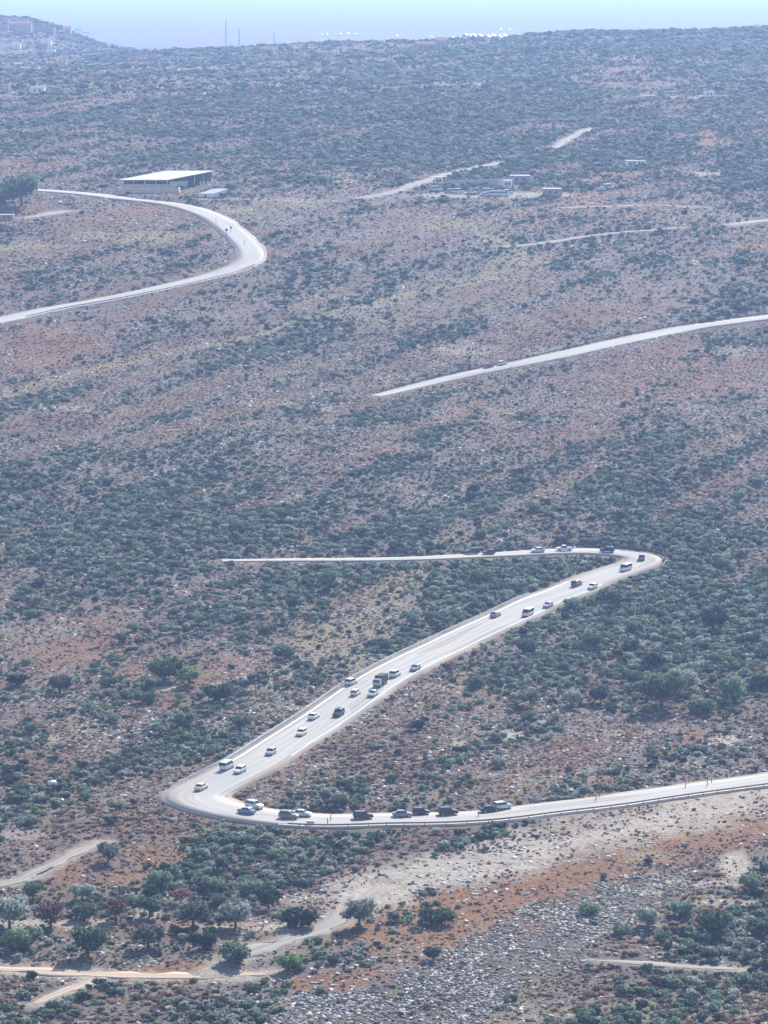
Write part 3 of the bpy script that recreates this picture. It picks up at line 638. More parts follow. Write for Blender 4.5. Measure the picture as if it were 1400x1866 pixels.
for kind, P in PTS.items():
    inview = (P[:,6]>0)&(P[:,6]<1400)&(P[:,7]<1860)
    size = np.where(inview, P[:,3]/P[:,1], 0)
    order = np.argsort(-size); top = list(order[:300]); protos = {}
    nv = len(PROTO[kind])
    for v in range(nv):                                   # every variety must be present as a real plant
        if not any(int(P[i,5]) == v for i in top): P[top[v],5] = v
    for i in top:
        x, y, z, r, h, v, px, py = P[i]; v = int(v); nm, txt, cat = KINDTXT['rock2' if kind == 'rock' and v in (1,4) else kind][0 if v < 4 else 1]
        if kind == 'rock' and v >= 5: txt = 'whitish limestone rock'
        o = link(nm, PROTO[kind][v], loc=(x,y,z), rotz=random.uniform(0,6.28)); o.scale = (r*random.uniform(.9,1.15), r*random.uniform(.9,1.15), h)
        zt = zone(px, py); setp(o, txt+' '+zt, cat, (txt+'s '+zt))
        protos.setdefault(v, o)
    rest = np.delete(P, top, 0); nm, lb, ct = STUFF[kind]
    gn_scatter(nm, rest, [protos[v] for v in range(nv)], lb, ct)

# trees: trunk with limbs, crown of leaf clumps
CROWN = {}
def crown_mesh(kind, v):
    if (kind, v) not in CROWN:
        m = {'green':'evergreen','olive':'olive','bright':'bright','purple':'purple','dark':'evergreen'}[kind]
        CROWN[kind,v] = clump('crown', M[m], 900 if kind != 'purple' else 650, 13, .075, 700+v*7+len(kind), .8, core=kind != 'purple', spread=.62)
    return CROWN[kind,v]
def trunk_mesh(v):
    g = random.Random(v); b = MB(); b.tube([(0,0,-.06),(.02,.01,.18),(.0,.03,.42)], [.06,.045,.035], 8)
    for k in range(4):
        a = k*1.57+g.uniform(-.4,.4); b.tube([(0,.02,.3),(.2*math.cos(a),.2*math.sin(a),.52),(.42*math.cos(a),.42*math.sin(a),.75)], [.03,.02,.008], 6)
    return b.mesh('trunk', M['bark'])
TRUNK = [trunk_mesh(k) for k in range(3)]
TREES = [ # crown centre x, base y, crown width in photo px, kind, label
 (18,1692,84,'olive','grey-green olive tree at the left end of the terrace row'),
 (92,1690,72,'purple','reddish bare-twigged tree on the pale terrace, second from its left end'),
 (155,1676,58,'green','small green tree with a dark trunk between two reddish trees'),
 (212,1680,66,'purple','reddish-topped tree with a short dark trunk in the terrace row'),
 (272,1672,58,'green','green tree right of the reddish-topped tree on the terrace'),
 (352,1690,74,'olive','round grey-green tree above the small orange bank on the terrace'),
 (330,1645,44,'purple','purple-brown tree behind the round grey-green terrace tree'),
 (430,1690,76,'olive','broad grey-green tree in the middle of the terrace'),
 (400,1650,46,'green','dark green tree behind the broad grey-green terrace tree'),
 (548,1688,70,'dark','dark green tree standing alone at the right end of the terrace'),
 (490,1655,58,'green','green tree just left of the lone dark terrace tree'),
 (455,1632,56,'dark','dark tree in the back row of the terrace, behind the middle'),
 (388,1622,52,'green','green tree in the back row left of the dark one'),
 (292,1625,54,'green','green tree at the back of the terrace under the orange bank'),
 (198,1572,52,'olive','grey-green tree at the upper end of the pale side track'),
 (150,1640,50,'olive','grey-green tree above the small green terrace tree'),
 (60,1640,54,'green','green tree in the upper left of the terrace'),
 (655,1690,84,'olive','wide low grey-green tree right of the pale dirt track bend'),
 (798,1685,66,'dark','dark bushy tree on the orange soil below the dirt track'),
 (525,1768,58,'bright','light green bush-like tree above the orange bank'),
 (430,1755,74,'dark','low dark tree enclosed by the loop of the pale track'),
 (36,1730,84,'green','wide dark green tree at the left edge above the orange track'),
 (160,1745,82,'dark','low dark spreading tree above the orange track'),
 (270,1728,70,'olive','grey-green tree in front of the terrace row'),
 (370,1728,60,'green','green tree in front of the terrace, left of the track loop'),
 (790,1750,40,'dark','small dark green tree at the edge of the rubble'),
 (1240,1670,58,'dark','dark tree between pale ledges on the lower right slope'),
 (1180,1690,56,'olive','grey tree just left of the dark tree between the pale ledges'),
 (1305,1710,86,'dark','widest dark tree on the lower right slope'),
 (1385,1705,56,'dark','dark tree at the right edge above the pale track'),
 (1075,1668,44,'dark','dark bushy tree on the upper end of the rubble slope'),
 (1370,1625,50,'green','green tree beside the white bare patch at the right edge'),
 (300,1242,72,'bright','fresh green double tree, its taller left half, by brown clearing'),
 (344,1248,50,'bright','fresh green double tree, its right half, by brown clearing'),
 (400,1280,58,'dark','dark tree right below the fresh green double tree'),
 (262,1282,46,'dark','dark tree left below the fresh green double tree'),
 (520,1200,54,'dark','dark tree left of the tan lens-ghost strip'),
 (335,1330,50,'dark','dark tree left of the long climbing road, halfway up its lower part'),
 (110,1265,54,'olive','grey-green tree on the left side below the brown clearing'),
 (30,1250,44,'green','green tree near the left edge below the brown clearing'),
 (1095,1282,46,'dark','dark round tree on an orange bare patch'),
 (965,1288,48,'olive','blue-grey round tree at the upper edge of the brown slope'),
 (1046,1286,44,'olive','grey tree left of the dark one on the orange patch'),
 (1205,1290,96,'green','broad green tree in the dense grove at the right'),
 (1245,1262,66,'olive','grey-green tree behind the broad green tree of the right grove'),
 (1278,1300,56,'green','green tree at the lower right of the right grove'),
 (1335,1275,66,'dark','dark tree in the right grove near the edge'),
 (1388,1255,58,'dark','dark tree cut by the right edge of the photo, in the grove'),
 (1190,1215,62,'dark','dark tree at the top of the right grove'),
 (870,1252,34,'dark','small dark tree at the upper left corner of the brown slope'),
 (1042,1112,46,'green','green tree leaning over the near edge of the climbing road'),
 (1112,1098,48,'dark','dark tree below the upper hairpin bend'),
 (1300,1150,60,'dark','dark tree in the dense scrub right of the hairpin'),
 (1080,1180,56,'green','green tree in the scrub right of the climbing road'),
 (960,1190,50,'green','green tree below the climbing road, near its broadest part'),
 (600,1075,48,'dark','dark tree left of the tan strip below the thin white road'),
 (880,1062,44,'dark','dark tree inside the upper bend, above the climbing road'),
 (60,1110,44,'olive','grey-green tree near the left edge above the brown clearing'),
 (40,375,78,'green','green grove tree below the far road at the left edge'),
 (8,372,60,'dark','dark grove tree at the left edge by the far road'),
]
for n, (px, py, w, kind, lb) in enumerate(TREES):
    p = at(px, py); sc = F/p.y; r = w/sc/2*1.02; root = link('tree', None, loc=p, rotz=random.uniform(0,6.28))
    low = kind in ('dark','green') and n % 3 != 1
    setp(root, lb, 'tree', 'trees on the hillside')
    zb = r*(.05 if low else .28); hh = r*(1.05 if low else 1.15)
    tr_ = link('trunk', TRUNK[n%3], root); tr_.scale = (r*1.3, r*1.3, (zb+hh*.6)/.75*1.0)
    cr = link('crown', crown_mesh(kind, n%3), root, loc=(0,0,zb)); cr.scale = (r*random.uniform(.85,1.2), r*random.uniform(.8,1.1), hh*random.uniform(.85,1.1))

# middle-sized oaks and wild olives scattered through the thick scrub
def tree_zone(px, py):
    if py < 1000: return 'in the scrub above the thin white road'
    if py < 1440:
        road_x = np.interp(py, [1020,1121,1194,1295,1386,1440], [1170,930,778,612,468,368])
        return 'in the scrub right of the climbing road' if px > road_x else 'on the slope left of the climbing road'
    return 'on the lower left slope under the road bend' if px < 640 else 'on the lower right slope under the road'
n = 4000; y = np.sqrt(RNG.uniform(630**2, 1250**2, n)); x = RNG.uniform(-.1,.1,n)*y; z = ground(x,y); c = cover(x,y,z); ok = (c['veg'] > .5)&(c['py'] < 1850)&(c['py'] > 880)
for L in ALL:
    for dy in (0, 8, 16, 24, 32): ok &= L.near(x, y+dy)[0] > L.w/2+3
placed = [at(a[0], a[1]).to_2d() for a in TREES]; count = 0
for i in np.nonzero(ok)[0]:
    q = Vector((x[i], y[i]))
    if count >= 130 or any((q-t).length < 7 for t in placed): continue
    placed.append(q); count += 1; r = random.uniform(1.3, 2.5); kind = random.choice(['dark','green','green','olive']); zt = tree_zone(c['px'][i], c['py'][i])
    txt = {'dark':'middle-sized dark oak scattered ','green':'middle-sized dark oak scattered ','olive':'middle-sized grey-green wild olive scattered '}[kind]+zt
    root = link('tree', None, loc=(x[i],y[i],z[i]), rotz=random.uniform(0,6.28)); setp(root, txt, 'tree', txt)
    tr_ = link('trunk', TRUNK[count%3], root); tr_.scale = (r*1.2, r*1.2, r*1.1)
    cr = link('crown', crown_mesh(kind, count%3), root, loc=(0,0,r*.08)); cr.scale = (r*random.uniform(.8,1.25), r*random.uniform(.8,1.2), r*random.uniform(.85,1.3))

# ------------------------------------------------------------------ cars
def ring_body(st):
    rs = []
    for x, z0, z1, hw in st:
        b = min(.12, hw*.2)
        rs.append([(x,-hw+b*.6,z0),(x,-hw,z0+b),(x,-hw,z1-b*1.6),(x,-hw+b*1.1,z1),(x,hw-b*1.1,z1),(x,hw,z1-b*1.6),(x,hw,z0+b),(x,hw-b*.6,z0)])
    return MB().rings(rs)
CARS = {
 'saloon': dict(body=[(-2.2,.42,.78,.70),(-2.1,.30,.94,.82),(-1.3,.25,1.0,.88),(0,.22,.99,.9),(1.0,.22,.98,.9),(1.8,.26,.86,.86),(2.12,.34,.70,.72)], cab=(-1.75,.98,-1.05,.30,.80,.62,.97,1.42), wheels=1.35),
 'hatchback': dict(body=[(-1.9,.40,.85,.72),(-1.82,.28,1.0,.82),(-1.1,.24,1.03,.86),(0,.22,1.0,.87),(.9,.22,.99,.87),(1.65,.28,.84,.82),(1.92,.36,.70,.70)], cab=(-1.8,.95,-1.45,.25,.79,.64,1.0,1.48), wheels=1.2),
 'suv': dict(body=[(-2.2,.5,.95,.76),(-2.1,.36,1.12,.88),(-1.2,.32,1.15,.93),(0,.30,1.14,.94),(1.0,.30,1.13,.94),(1.9,.34,1.02,.90),(2.2,.42,.82,.78)], cab=(-2.05,1.0,-1.75,.35,.86,.72,1.12,1.72), wheels=1.38),
 'van': dict(body=[(-2.4,.5,1.05,.84),(-2.35,.36,1.18,.92),(-1,.30,1.2,.95),(.6,.30,1.2,.95),(1.7,.32,1.15,.93),(2.2,.36,.98,.88),(2.4,.44,.8,.76)], cab=(-2.33,1.75,-2.25,.95,.90,.80,1.18,1.98), wheels=1.5),
 'pickup': dict(body=[(-2.6,.5,.95,.84),(-2.5,.40,1.02,.90),(-1,.36,1.04,.92),(.2,.34,1.06,.92),(1.2,.34,1.05,.92),(2.2,.38,.98,.88),(2.5,.46,.80,.76)], cab=(-.75,1.25,-.5,.55,.84,.70,1.03,1.66), wheels=1.55),
}
WHEEL = MB().tube([(0,-.11,0),(0,-.09,0),(0,.09,0),(0,.11,0)], [.27,.33,.33,.27], 14).mesh('wheel', M['tyre'], True)
RIM = MB().tube([(0,-.125,0),(0,.125,0)], [.19,.19], 10).mesh('rim', M['rim'])
CM = {}
def car_parts(kind, col):
    if (kind,col) in CM: return CM[kind,col]
    c = CARS[kind]; b = ring_body(c['body']); x0, x1, t0, t1, hb, ht, zb, zt = c['cab']; d = {}
    d['body'] = b.mesh('body', PAINT[col], False)
    d['windows'] = MB().rings([[(x0,-hb,zb-.03),(x1,-hb,zb-.03),(x1,hb,zb-.03),(x0,hb,zb-.03)],[(t0,-ht,zt-.04),(t1,-ht,zt-.04),(t1,ht,zt-.04),(t0,ht,zt-.04)]]).mesh('windows', M['glass'])
    rf = MB(); rf.rings([[(t0-.06,-ht-.03,zt-.06),(t1+.05,-ht-.03,zt-.06),(t1+.05,ht+.03,zt-.06),(t0-.06,ht+.03,zt-.06)],[(t0-.04,-ht-.02,zt-.01),(t1+.02,-ht-.02,zt-.01),(t1+.02,ht+.02,zt-.01),(t0-.04,ht+.02,zt-.01)],[(t0+.08,-ht+.12,zt+.04),(t1-.12,-ht+.12,zt+.04),(t1-.12,ht-.12,zt+.04),(t0+.08,ht-.12,zt+.04)]])
    for sy in (-1,1):                                  # pillars
        for f0, f1 in ((x0,t0),(x1,t1),((x0+x1)/2,(t0+t1)/2)): rf.tube([(f0,sy*(hb+.005),zb-.02),(f1,sy*(ht+.01),zt-.03)], .035, 6)
    if kind == 'pickup': rf.box(-2.45,-.8,-.86,-.80,1.0,1.14).box(-2.45,-.8,.80,.86,1.0,1.14)
    d['roof'] = rf.mesh('roof', PAINT[col])
    xf = c['body'][-1][0]; xr = c['body'][0][0]; zf = c['body'][-2][2]-.14; zr = c['body'][1][2]-.16; hw = c['body'][-2][3]
    d['headlight'] = MB().box(-.05,.05,-.16,.16,-.07,.07,.02).mesh('headlight', M['lamp']); d['taillight'] = MB().box(-.04,.04,-.14,.14,-.09,.09,.02).mesh('taillight', M['tail'])
    d['num'] = (xf, xr, zf, zr, hw, c['wheels']); CM[kind,col] = d; return d
def car(kind, col, px, py, label, rev=False, turn=None, road=None, group='cars on the hill roads', scale=.94):
    best = None
    p = p2g([px],[py])[0]
    if road is not None:
        D, I = road.near([p[0]],[p[1]]); i = int(I[0]); q = p.copy()
        o = np.dot(p-road.p[i], road.n[i]); o = max(-road.w/2+2, min(road.w/2-2, o)); q = road.p[i]+road.n[i]*o
        ang = math.atan2(road.t[i,1], road.t[i,0])+(math.pi if rev else 0); z = road.z[i]+.03
        j0, j1 = max(0,i-1), min(len(road.p)-1,i+1); pitch = math.atan2(road.z[j1]-road.z[j0], np.linalg.norm(road.p[j1]-road.p[j0]))*(-1 if not rev else 1)
    else: q = p; z = zat(*p); ang = turn or 0; pitch = 0
    d = car_parts(kind, col); xf, xr, zf, zr, hw, wb = d['num']
    root = link('car' if kind in ('saloon','hatchback','suv') else {'van':'van','pickup':'pickup_truck'}[kind], None, loc=(q[0],q[1],z)); root.rotation_euler = (0, pitch, ang); root.scale = (scale,)*3
    setp(root, label, 'car' if kind in ('saloon','hatchback','suv') else kind, group)
    link('body', d['body'], root); link('windows', d['windows'], root); link('roof', d['roof'], root)
    for sx in (-1,1):
        for sy in (-1,1):
            w = link('wheel', WHEEL, root, loc=(sx*wb, sy*(hw-.06), .33)); link('rim', RIM, w)
    for sy in (-1,1):
        link('headlight', d['headlight'], root, loc=(xf-.10, sy*(hw-.32), zf)); link('taillight', d['taillight'], root, loc=(xr+.06, sy*(hw-.24), zr))
    return root
R1 = ROAD1
car('suv','white',720,1232,'white car with pale roof beside the dark truck on the climbing road',road=R1)
car('hatchback','white',648,1266,'white car in the left lane just below the dark truck',road=R1)
car('saloon','silver',678,1270,'silver car in the right lane just below the dark truck',rev=True,road=R1)
car('saloon','grey',757,1220,'slim grey car just above the dark truck on the climbing road',rev=True,road=R1)
car('saloon','white',572,1308,'white car in the left lane with the black car across from it',road=R1)
car('suv','black',616,1306,'black car in the right lane of the climbing road, between silver and cream cars',rev=True,road=R1)
car('hatchback','cream',548,1342,'cream-topped car halfway down the climbing road, below the black car',rev=True,road=R1)
car('hatchback','silver',494,1374,'silver car alone between the cream car and the two lower white cars',rev=True,road=R1)
car('van','white',414,1400,'white van in the left lane near the lowest bend',road=R1)
car('hatchback','white',438,1407,'white hatchback in the right lane beside the white van near the lowest bend',rev=True,road=R1)
car('saloon','cream',366,1440,'cream car at the outer edge of the lowest bend',road=R1)
car('suv','white',468,1472,'white car with the slate-blue car beside it where the lowest bend ends',rev=True,road=R1)
car('saloon','slate',446,1482,'slate-blue car on the near side of the lowest bend',rev=False,road=R1)
car('suv','khaki',521,1489,'khaki car just right of the lowest bend',rev=True,road=R1)
car('saloon','white',553,1484,'white saloon at the far edge right behind the khaki car',rev=True,road=R1)
car('suv','maroon',655,1493,'dark maroon car on the lowest road straight',rev=True,road=R1)
car('saloon','grey',740,1489,'dark grey car closely followed by a black car on the lowest straight',rev=True,road=R1)
car('hatchback','black',762,1481,'small black car close behind the dark grey one on the lowest straight',rev=True,road=R1)
car('suv','black',815,1482,'black car alone in the middle of the lowest road straight',rev=True,road=R1)
car('saloon','black',891,1476,'black saloon in front of a white car on the lowest straight',rev=True,road=R1)
car('suv','white',912,1467,'white car close behind the black saloon on the lowest straight',rev=True,road=R1)
car('saloon','grey',904,1122,'grey car in the left lane of the upper climbing road',road=R1)
car('van','cream',964,1121,'cream van in the right lane facing the grey car on the upper climbing road',rev=True,road=R1)
car('saloon','silver',1006,1110,'silver car behind the cream van, next to the bushes',rev=True,road=R1)
car('suv','green',1054,1064,'dark green car with pale roof below the upper hairpin',road=R1)
car('hatchback','white',1088,1072,'white hatchback half hidden by bushes below the upper hairpin',rev=True,road=R1)
car('suv','grey',1170,1019,'grey car in the outer lane of the upper hairpin bend',road=R1)
car('van','white',1142,1039,'white van on the inside of the upper hairpin bend',rev=True,road=R1)
car('suv','black',1108,1005,'black car entering the upper hairpin from the thin white road',road=R1)
car('pickup','white',1030,1003,'white pickup on the thin white road left of the hairpin',road=R1)
car('saloon','white',974,1006,'white saloon following the white pickup on the thin white road',road=R1)
car('hatchback','maroon',890,1009,'reddish car on the thin white road behind a dark car',road=R1)
car('suv','black',861,1007,'dark car last in the line on the thin white road',road=R1)
car('saloon','brown',872,664,'dark brown car on the straight road across the middle of the hillside',road=ROAD2)
car('hatchback','white',893,660,'white car close behind the dark brown one on the middle road',road=ROAD2)
car('suv','white',640,1246,'white car parked on the left verge of the climbing road',road=None,turn=1.1)
# parked cars and vans by the far settlement
for k, (px, py, c, kd, lb) in enumerate([(796,348,'white','van','leftmost white van parked by the far track'),(860,354,'white','saloon','white car parked first in the far row'),
    (876,353,'silver','hatchback','silver car parked between white ones in the far row'),(890,352,'white','van','white high car in the far parked row'),
    (902,357,'white','van','white van parked in front of the far row'),(917,357,'white','van','white van at the right end of the far row'),
    (868,352,'silver','van','silver van in the far parked row'),(884,357,'white','saloon','white saloon in front of the far row, left of the van'),(897,351,'white','suv','white car at the back of the far row'),
    (910,352,'silver','saloon','silver saloon near the right end of the far row'),(926,353,'white','suv','white car last on the right in the far row'),(836,351,'white','van','white van standing alone left of the far row'),(822,350,'silver','suv','silver car left of the lone white van by the far track'),
    (1107,344,'white','van','white van parked on the far orange clearing'),(1097,347,'white','saloon','white saloon beside the van on the far orange clearing')]):
    car(kd, c, px, py, lb, road=None, turn=.05*k, group='vehicles parked by the far settlement', scale=1.12)

# the truck, with its box
p = p2g([722],[1250])[0]; D, I = R1.near([p[0]],[p[1]]); i = int(I[0]); q = R1.p[i]-R1.n[i]*sL*2.2
root = link('truck', None, loc=(q[0],q[1],R1.z[i]+.03), rotz=math.atan2(R1.t[i,1],R1.t[i,0])+math.pi); setp(root, 'dark high-sided truck in the right lane of the climbing road', 'truck', 'cars on the hill roads'); root.scale = (.82,)*3
link('cargo_box', MB().box(-3.6,1.4,-1.15,1.15,.95,3.1,.06).mesh('cargo_box', M['dark']), root)
link('cab', ring_body([(1.6,.6,2.4,1.1),(2.6,.55,2.45,1.12),(3.2,.55,2.2,1.1),(3.45,.6,1.4,1.05)]).mesh('cab', PAINT['silver']), root)
link('windscreen', MB().rings([[(3.30,-.9,1.5),(3.46,-.9,1.5),(3.46,.9,1.5),(3.30,.9,1.5)],[(3.10,-.85,2.15),(3.27,-.85,2.15),(3.27,.85,2.15),(3.10,.85,2.15)]]).mesh('windscreen', M['glass']), root)
link('chassis', MB().box(-3.5,3.3,-.5,.5,.5,.9).mesh('chassis', M['post']), root)
for sx in (-2.4,2.4):
    for sy in (-1,1):
        w = link('wheel', WHEEL, root, loc=(sx,sy*.98,.45)); w.scale = (1.4,1.5,1.4); link('rim', RIM, w)
for sy in (-1,1): link('headlight', car_parts('van','white')['headlight'], root, loc=(3.46,sy*.75,.95))

# ------------------------------------------------------------------ posts and signs by the roads
def post(px, py, h, m, label, head=None, name='marker_post', cat='post'):
    p = at(px, py); root = link(name, None, loc=p); setp(root, label, cat, 'posts along the roads')
    link('pole', MB().tube([(0,0,-.3),(0,0,h*.6),(0,0,h)], [.09,.085,.08], 8).mesh('pole', m), root)
    if head: link('plate', MB().box(-head/2,head/2,-.06,-.115,h-head,h,.0).box(-head*.42,head*.42,-.115,-.13,h-head*.92,h-head*.08).mesh('plate', M['post']), root)
    else: link('cap', MB().box(-.12,.12,-.12,.12,h-.02,h+.10,.03).mesh('cap', m), root)
for px, py, lb in [(1093,1449,'dark marker post on the lowest straight, midway along its right part'),(1086,1457,'short marker post by the rusty guardrail below the straight'),
    (1297,1425,'dark marker post near the right edge of the lowest straight'),(1256,1424,'dark marker post at the far verge of the lowest straight'),(1249,1434,'pale-based marker post on the right part of the lowest straight'),
    (1289,1432,'marker post by the guardrail near the right edge'),(872,1487,'marker post by the rusty guardrail below the black saloon'),(603,1494,'marker post between the khaki and maroon cars'),
    (597,1501,'marker post at the near verge right of the khaki car'),(1130,1020,'slim marker post inside the upper hairpin bend'),(1122,1026,'second slim marker post inside the upper hairpin, nearer')]:
    post(px, py, 1.15, M['post'], lb)
post(413,428,2.9,M['post'],'road sign with dark head on the bend of the upper left road, nearer one',1.0,'road_sign','sign')
post(421,423,2.4,M['post'],'road sign with dark head on the bend of the upper left road, farther one',.8,'road_sign','sign')
post(394,407,2.0,M['post'],'thin pole at the top of the upper left road bend',None,'pole','pole')
post(446,447,1.9,M['post'],'thin pole on the lower part of the upper left road bend',None,'pole','pole')
post(931,679,2.0,M['brownpost'],'brown wooden post on the middle hillside road left of the cars',None,'wooden_post','post')
for px, py, lb in [(150,684,'red marker post in the brown scrub at left, above the yellow strip'),(203,682,'red marker post at the edge of the yellow lens-ghost strip')]:
    M.setdefault('red', mat('red_paint', (.55,.07,.05), .6, .3)); post(px, py, 1.6, M['red'], lb)
p = at(566,1503); root = link('concrete_block', MB().box(-.8,.8,-.5,.5,-.2,.95,.1).mesh('concrete_block', M['concrete']), loc=p); setp(root, 'small olive-grey concrete block at the near road verge right of the khaki car', 'block')
p = at(95,1434); b = MB(); b.tube([(-.9,0,.75),(-.8,0,.75),(.8,0,.75),(.9,0,.75)], [.45,.62,.62,.45], 14); t = link('water_tank', None, loc=p, rotz=.4); setp(t, 'small white water tank lying in the scrub at lower left', 'water tank')
link('tank_shell', b.mesh('tank_shell', M['whitewash'], True), t); link('stand', MB().box(-.6,-.4,-.5,.5,-.2,.25).box(.4,.6,-.5,.5,-.2,.25).mesh('stand', M['concrete']), t)

# ------------------------------------------------------------------ buildings
def house(px, py, w, d, h, wall, roof, label, group=None, rotz=0.0, flat=True, win=2, cat='house', name='house', sink=2.0):
    p = at(px, py); root = link(name, None, loc=p, rotz=rotz); setp(root, label, cat, group)
    link('wall', MB().box(-w/2,w/2,0,d,-sink,h).mesh('wall', wall), root)
    if flat: link('roof', MB().box(-w/2-.15,w/2+.15,-.15,d+.15,h+.003,h+.3,.03).mesh('roof', roof), root)
    else:
        e = .35; link('roof', MB().add([(-w/2-e,-e,h+.003),(w/2+e,-e,h+.003),(w/2+e,d+e,h+.003),(-w/2-e,d+e,h+.003),(-w/2-e,d/2,h+d*.28),(w/2+e,d/2,h+d*.28)],[(0,1,5,4),(2,3,4,5),(0,4,3),(1,2,5),(3,2,1,0)]).mesh('roof', roof), root)
    wm = MB().box(-.5,.5,-.04,.06,-.6,.6).mesh('window', M['glass'])
    for k in range(win): link('window', wm, root, loc=(-w/2+w*(k+1)/(win+1), -.0, h*.58))
    return root
# barn with a single-pitch sheet roof and its enclosure
A = at(222,348); g0 = A.z; xA = A.x; yA = A.y; WD, DP, SK = 20.5, 22.0, 18.5
root = link('barn', None, loc=A); setp(root, 'long open-sided barn with pale sheet roof beside the upper left road', 'barn')
par = lambda x, t, z: (x+SK*t, DP*t, z)
zf_, zb_ = 4.7, 7.6
def slab(x0, x1, t0, t1, za0, za1, zt0, zt1): # skewed box from front t0 to back t1, bottom/top heights at front and back
    return [par(x0,t0,za0),par(x1,t0,za0),par(x1,t1,zt0),par(x0,t1,zt0),par(x0,t0,za1),par(x1,t0,za1),par(x1,t1,zt1),par(x0,t1,zt1)], [(0,3,2,1),(4,5,6,7),(0,1,5,4),(1,2,6,5),(2,3,7,6),(3,0,4,7)]
link('roof', MB().add(*slab(-.8,WD+.8,-.04,1.04,zf_,zf_+.3,zb_,zb_+.3)).mesh('roof', M['roof']), root)
link('back_wall', MB().add(*slab(0,WD,.96,.99,-3,zb_-.15,-3,zb_-.1)).mesh('back_wall', M['dark']), root)
link('front_wall', MB().add(*slab(0,WD,.02,.04,-2,3.0,-2,3.0)).mesh('front_wall', M['stonewall']), root)
link('end_wall', MB().add(*slab(WD-.35,WD,.05,.45,-2,4.0,-2,4.0)).mesh('end_wall', M['concrete']), root)
link('end_wall', MB().add(*slab(0,.35,.05,.94,-2,4.6,-2,7.2)).mesh('end_wall', M['dark']), root)
pm = MB().box(-.2,.2,-.2,.2,-2,4.65).mesh('column', M['concrete'])
for k in range(5): link('column', pm, root, loc=par(.4+k*(WD-.8)/4,.0,0))
for t in (.62,.82): link('column', MB().box(-.2,.2,-.2,.2,-2,zf_+(zb_-zf_)*t-.05).mesh('column', M['concrete']), root, loc=par(WD-.3,t,0))
e = at(215,353); wl = link('stone_wall', MB().box(0,27,-.3,.3,-2,2.6,.05).box(26.4,27,.3,9,-2,2.6).mesh('stone_wall', M['stonewall']), loc=e); setp(wl, 'grey stone yard wall in front of the big barn', 'wall')
for k, (px, py) in enumerate([(366,346),(372,347),(379,346),(386,345),(393,343)]):
    p = at(px, py+3); o = link('concrete_pillar', MB().box(-.35,.35,-.35,.35,-1,4.6,.05).box(-.5,.5,-.5,.5,-1,.25).mesh('concrete_pillar', M['concrete']), loc=p)
    setp(o, 'bare concrete pillar in the unfinished row at the right end of the barn', 'pillar', 'concrete pillars beside the barn')
root = link('shed', None, loc=at(364,359)); setp(root, 'small shed with slanting white roof right of the barn', 'shed')
SK, DP = 6.0, 5.0
link('roof', MB().add(*slab(-.4,6.4,-.05,1.05,1.3,1.5,3.2,3.4)).mesh('roof', M['roof']), root); link('wall', MB().add(*slab(0,6,0,1,-2,1.2,-2,3.1)).mesh('wall', M['whitewash']), root)
link('door', MB().box(2.2,3.2,-.05,.04,-.3,1.0).mesh('door', M['dark']), root)
SETT = 'small buildings of the far settlement'
house(1168,302,5,4,2.0,M['whitewash'],M['roof'],'white flat building above the far orange cutting',SETT,.1)
house(1152,303,6,5,2.4,M['whitewash'],M['roof'],'small white hut left of the white flat building',SETT)
house(948,334,9,6,3.2,M['greywall'],M['roof'],'grey block building right of the far terraces',SETT)
house(925,342,4,4,3,M['whitewash'],M['roof'],'white hut below the grey block building',SETT)
house(800,336,3.5,3.5,3,M['whitewash'],M['roof'],'tiny white hut at the bend of the far pale track',SETT)
house(1008,358,8,6,3,M['greywall'],M['roof'],'low grey building at the right end of the far parking row',SETT,.1)
house(12,401,6,4,2,M['greywall'],M['roof'],'pale hut at the left edge below the grove',SETT)
house(68,170,9,7,3.4,M['whitewash'],M['roof'],'lone white house high on the left of the hillside')
house(1293,177,6,5,3.2,M['whitewash'],M['roof'],'lone white hut high on the right of the hillside')
house(776,91,15,9,4.5,M['greywall'],M['tile'],'grey house on the skyline in the centre',None,0,False,3)
house(804,90,8,9,7,M['greywall'],M['tile'],'taller grey house right of the one on the central skyline',None,0,False,2)
house(1382,48,18,10,5,M['greywall'],M['greywall'],'grey block house on the top of the right hill',None,0,True,4)
house(1165,52,5,5,4,M['greywall'],M['greywall'],'tiny hut on the ridge of the right hill',None,0,True,1)
wl = at(812,338); w2 = at(935,338); L_ = (w2-wl).length; o = link('terrace_wall', MB().box(0,L_,-.3,.3,-2,2.0,.05).box(0,L_,-.45,.45,2.003,2.2).mesh('terrace_wall', M['concrete']), loc=wl, rotz=math.atan2(w2.y-wl.y,w2.x-wl.x)); setp(o, 'long pale terrace wall above the far parking row', 'wall')
HT = [(6,52,10,9,'greywall','leftmost grey house of the hill town on the left'),(27,52,34,11,'pinkwall','big pinkish house on top of the left hill town'),(40,49,12,16,'greywall','grey tower house rising behind the pinkish one'),
      (12,50,5,18,'greywall','slim tower at the left end of the hill town'),(78,55,24,7,'greywall','long grey house in the middle of the hill town top'),(107,54,9,11,'tile','reddish tower-like house on the hill town top'),
      (118,56,13,7,'pinkwall','small pinkish house right of the reddish one in the hill town'),(142,53,18,7,'greywall','grey house near the right end of the hill town'),(157,60,16,9,'greywall','last grey house at the right end of the hill town'),
      (85,80,9,8,'whitewash','white house halfway down the left hill'),(30,86,8,8,'whitewash','white house low on the left hill slope'),(105,57,7,4,'whitewash','tiny white house below the reddish one on the left hill'),
      (92,96,9,8,'whitewash','white house at the foot of the left hill'),(78,86,10,8,'tile','reddish house on the left hill slope')]
for px, py, w, h, wl, lb in HT: house(px, py+3, w, 9, h*.6, M[wl], M['tile'] if wl != 'whitewash' else M['roof'], lb, 'houses of the hill town', 0, wl != 'pinkwall', max(1, int(w/6)), sink=6)
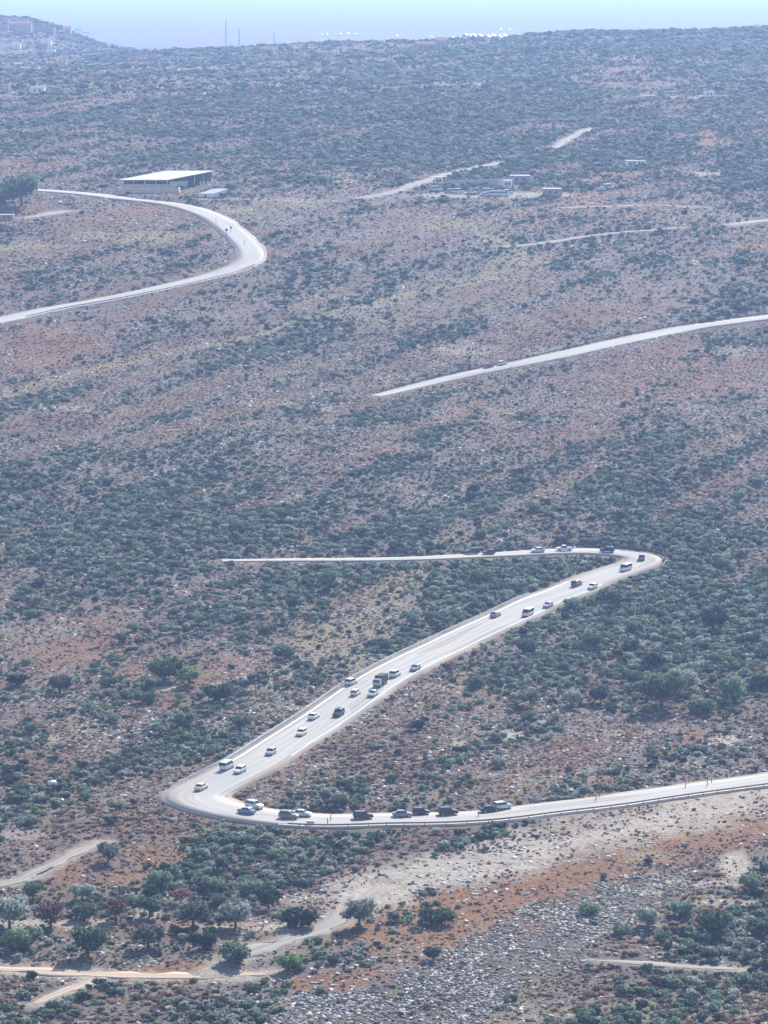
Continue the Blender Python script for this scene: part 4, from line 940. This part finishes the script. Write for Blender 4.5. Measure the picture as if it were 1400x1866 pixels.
FARW = [(725,68,9),(788,70,6),(828,70,7),(842,71,14),(853,71,6),(861,72,9),(868,72,6),(879,72,7),(894,74,6),(902,72,7),(915,74,6),(923,72,7),(838,15,22),(868,15,12),(878,15,13),(886,15,12),(914,56,9),(930,56,11),(588,66,5),(597,65,6),(622,65,14),(636,64,16),(648,65,6)]
for k, (px, py, w) in enumerate(FARW):
    where = 'far away in the upper part of the plain' if py < 20 else 'in the hazy plain left of centre' if px < 700 else 'in the hazy plain, small high pair' if py < 60 else 'in the line on the hazy plain beyond the central ridge'
    house(px, py, w*.34, 5, 3, M['whitewash'], M['sheet'], 'bright white building '+where, 'white buildings '+where, .87, False, 1, cat='building', name='white_building')
# masts on the ridge
def mast(px, pyb, pyt, label, arms):
    p = at(px, pyb); h = (pyb-pyt)/F*p.y; root = link('mast', None, loc=p); setp(root, label, 'mast', 'masts on the ridge')
    b = MB()
    for sx, sy in ((-1,-1),(1,-1),(1,1),(-1,1)): b.tube([(sx*.8,sy*.8,-1),(sx*.35,sy*.35,h)],       .45, 6)
    k = 0; z = 0
    while z < h-2:
        s = .8-.45*z/h; t = .8-.45*(z+2)/h; b.tube([(-s,-s,z),(t,-t,z+2)], .2, 5); b.tube([(s,-s,z),(-t,-t,z+2)], .2, 5); b.tube([(-s,s,z),(t,t,z+2)], .2, 5); b.tube([(-s,-s,z),(-t,t,z+2)], .2, 5); z += 2
    link('lattice_tower', b.mesh('lattice_tower', M['post']), root)
    for zz, s in arms: link('antenna', MB().box(-s,s,-.5,.5,h*zz-1.1,h*zz+1.1,.1).tube([(0,0,h*zz),(0,0,h*zz+2.4)],.1,6).mesh('antenna', M['post']), root)
mast(412,82,38,'tallest lattice mast on the left of the ridge',[(.97,1.0),(.86,.8)])
mast(436,82,53,'shorter mast right beside the tallest one on the ridge',[(.95,1.1)])
mast(500,79,59,'small mast standing apart to the right on the ridge',[(.7,1.3)])

# ------------------------------------------------------------------ air: one closed box of haze
hz = MB().box(-14200,14200,-420,46000,CAMZ-185,CAMZ+12).mesh('haze', None) if False else None
b = MB().box(-14200,14200,-420,46000,CAMZ-190,CAMZ+14)
hm = bpy.data.materials.new('haze_air'); hm.use_nodes = True; nt = hm.node_tree; nt.nodes.clear(); out = nt.nodes.new('ShaderNodeOutputMaterial'); pv = nt.nodes.new('ShaderNodeVolumePrincipled')
pv.inputs['Color'].default_value = (.35,.50,.86,1); pv.inputs['Absorption Color'].default_value = (.03,.03,.03,1); pv.inputs['Density'].default_value = 0.000115; pv.inputs['Anisotropy'].default_value = 0.3
nt.links.new(pv.outputs[0], out.inputs['Volume'])
setp(link('haze', b.mesh('haze', hm)), kind='stuff')
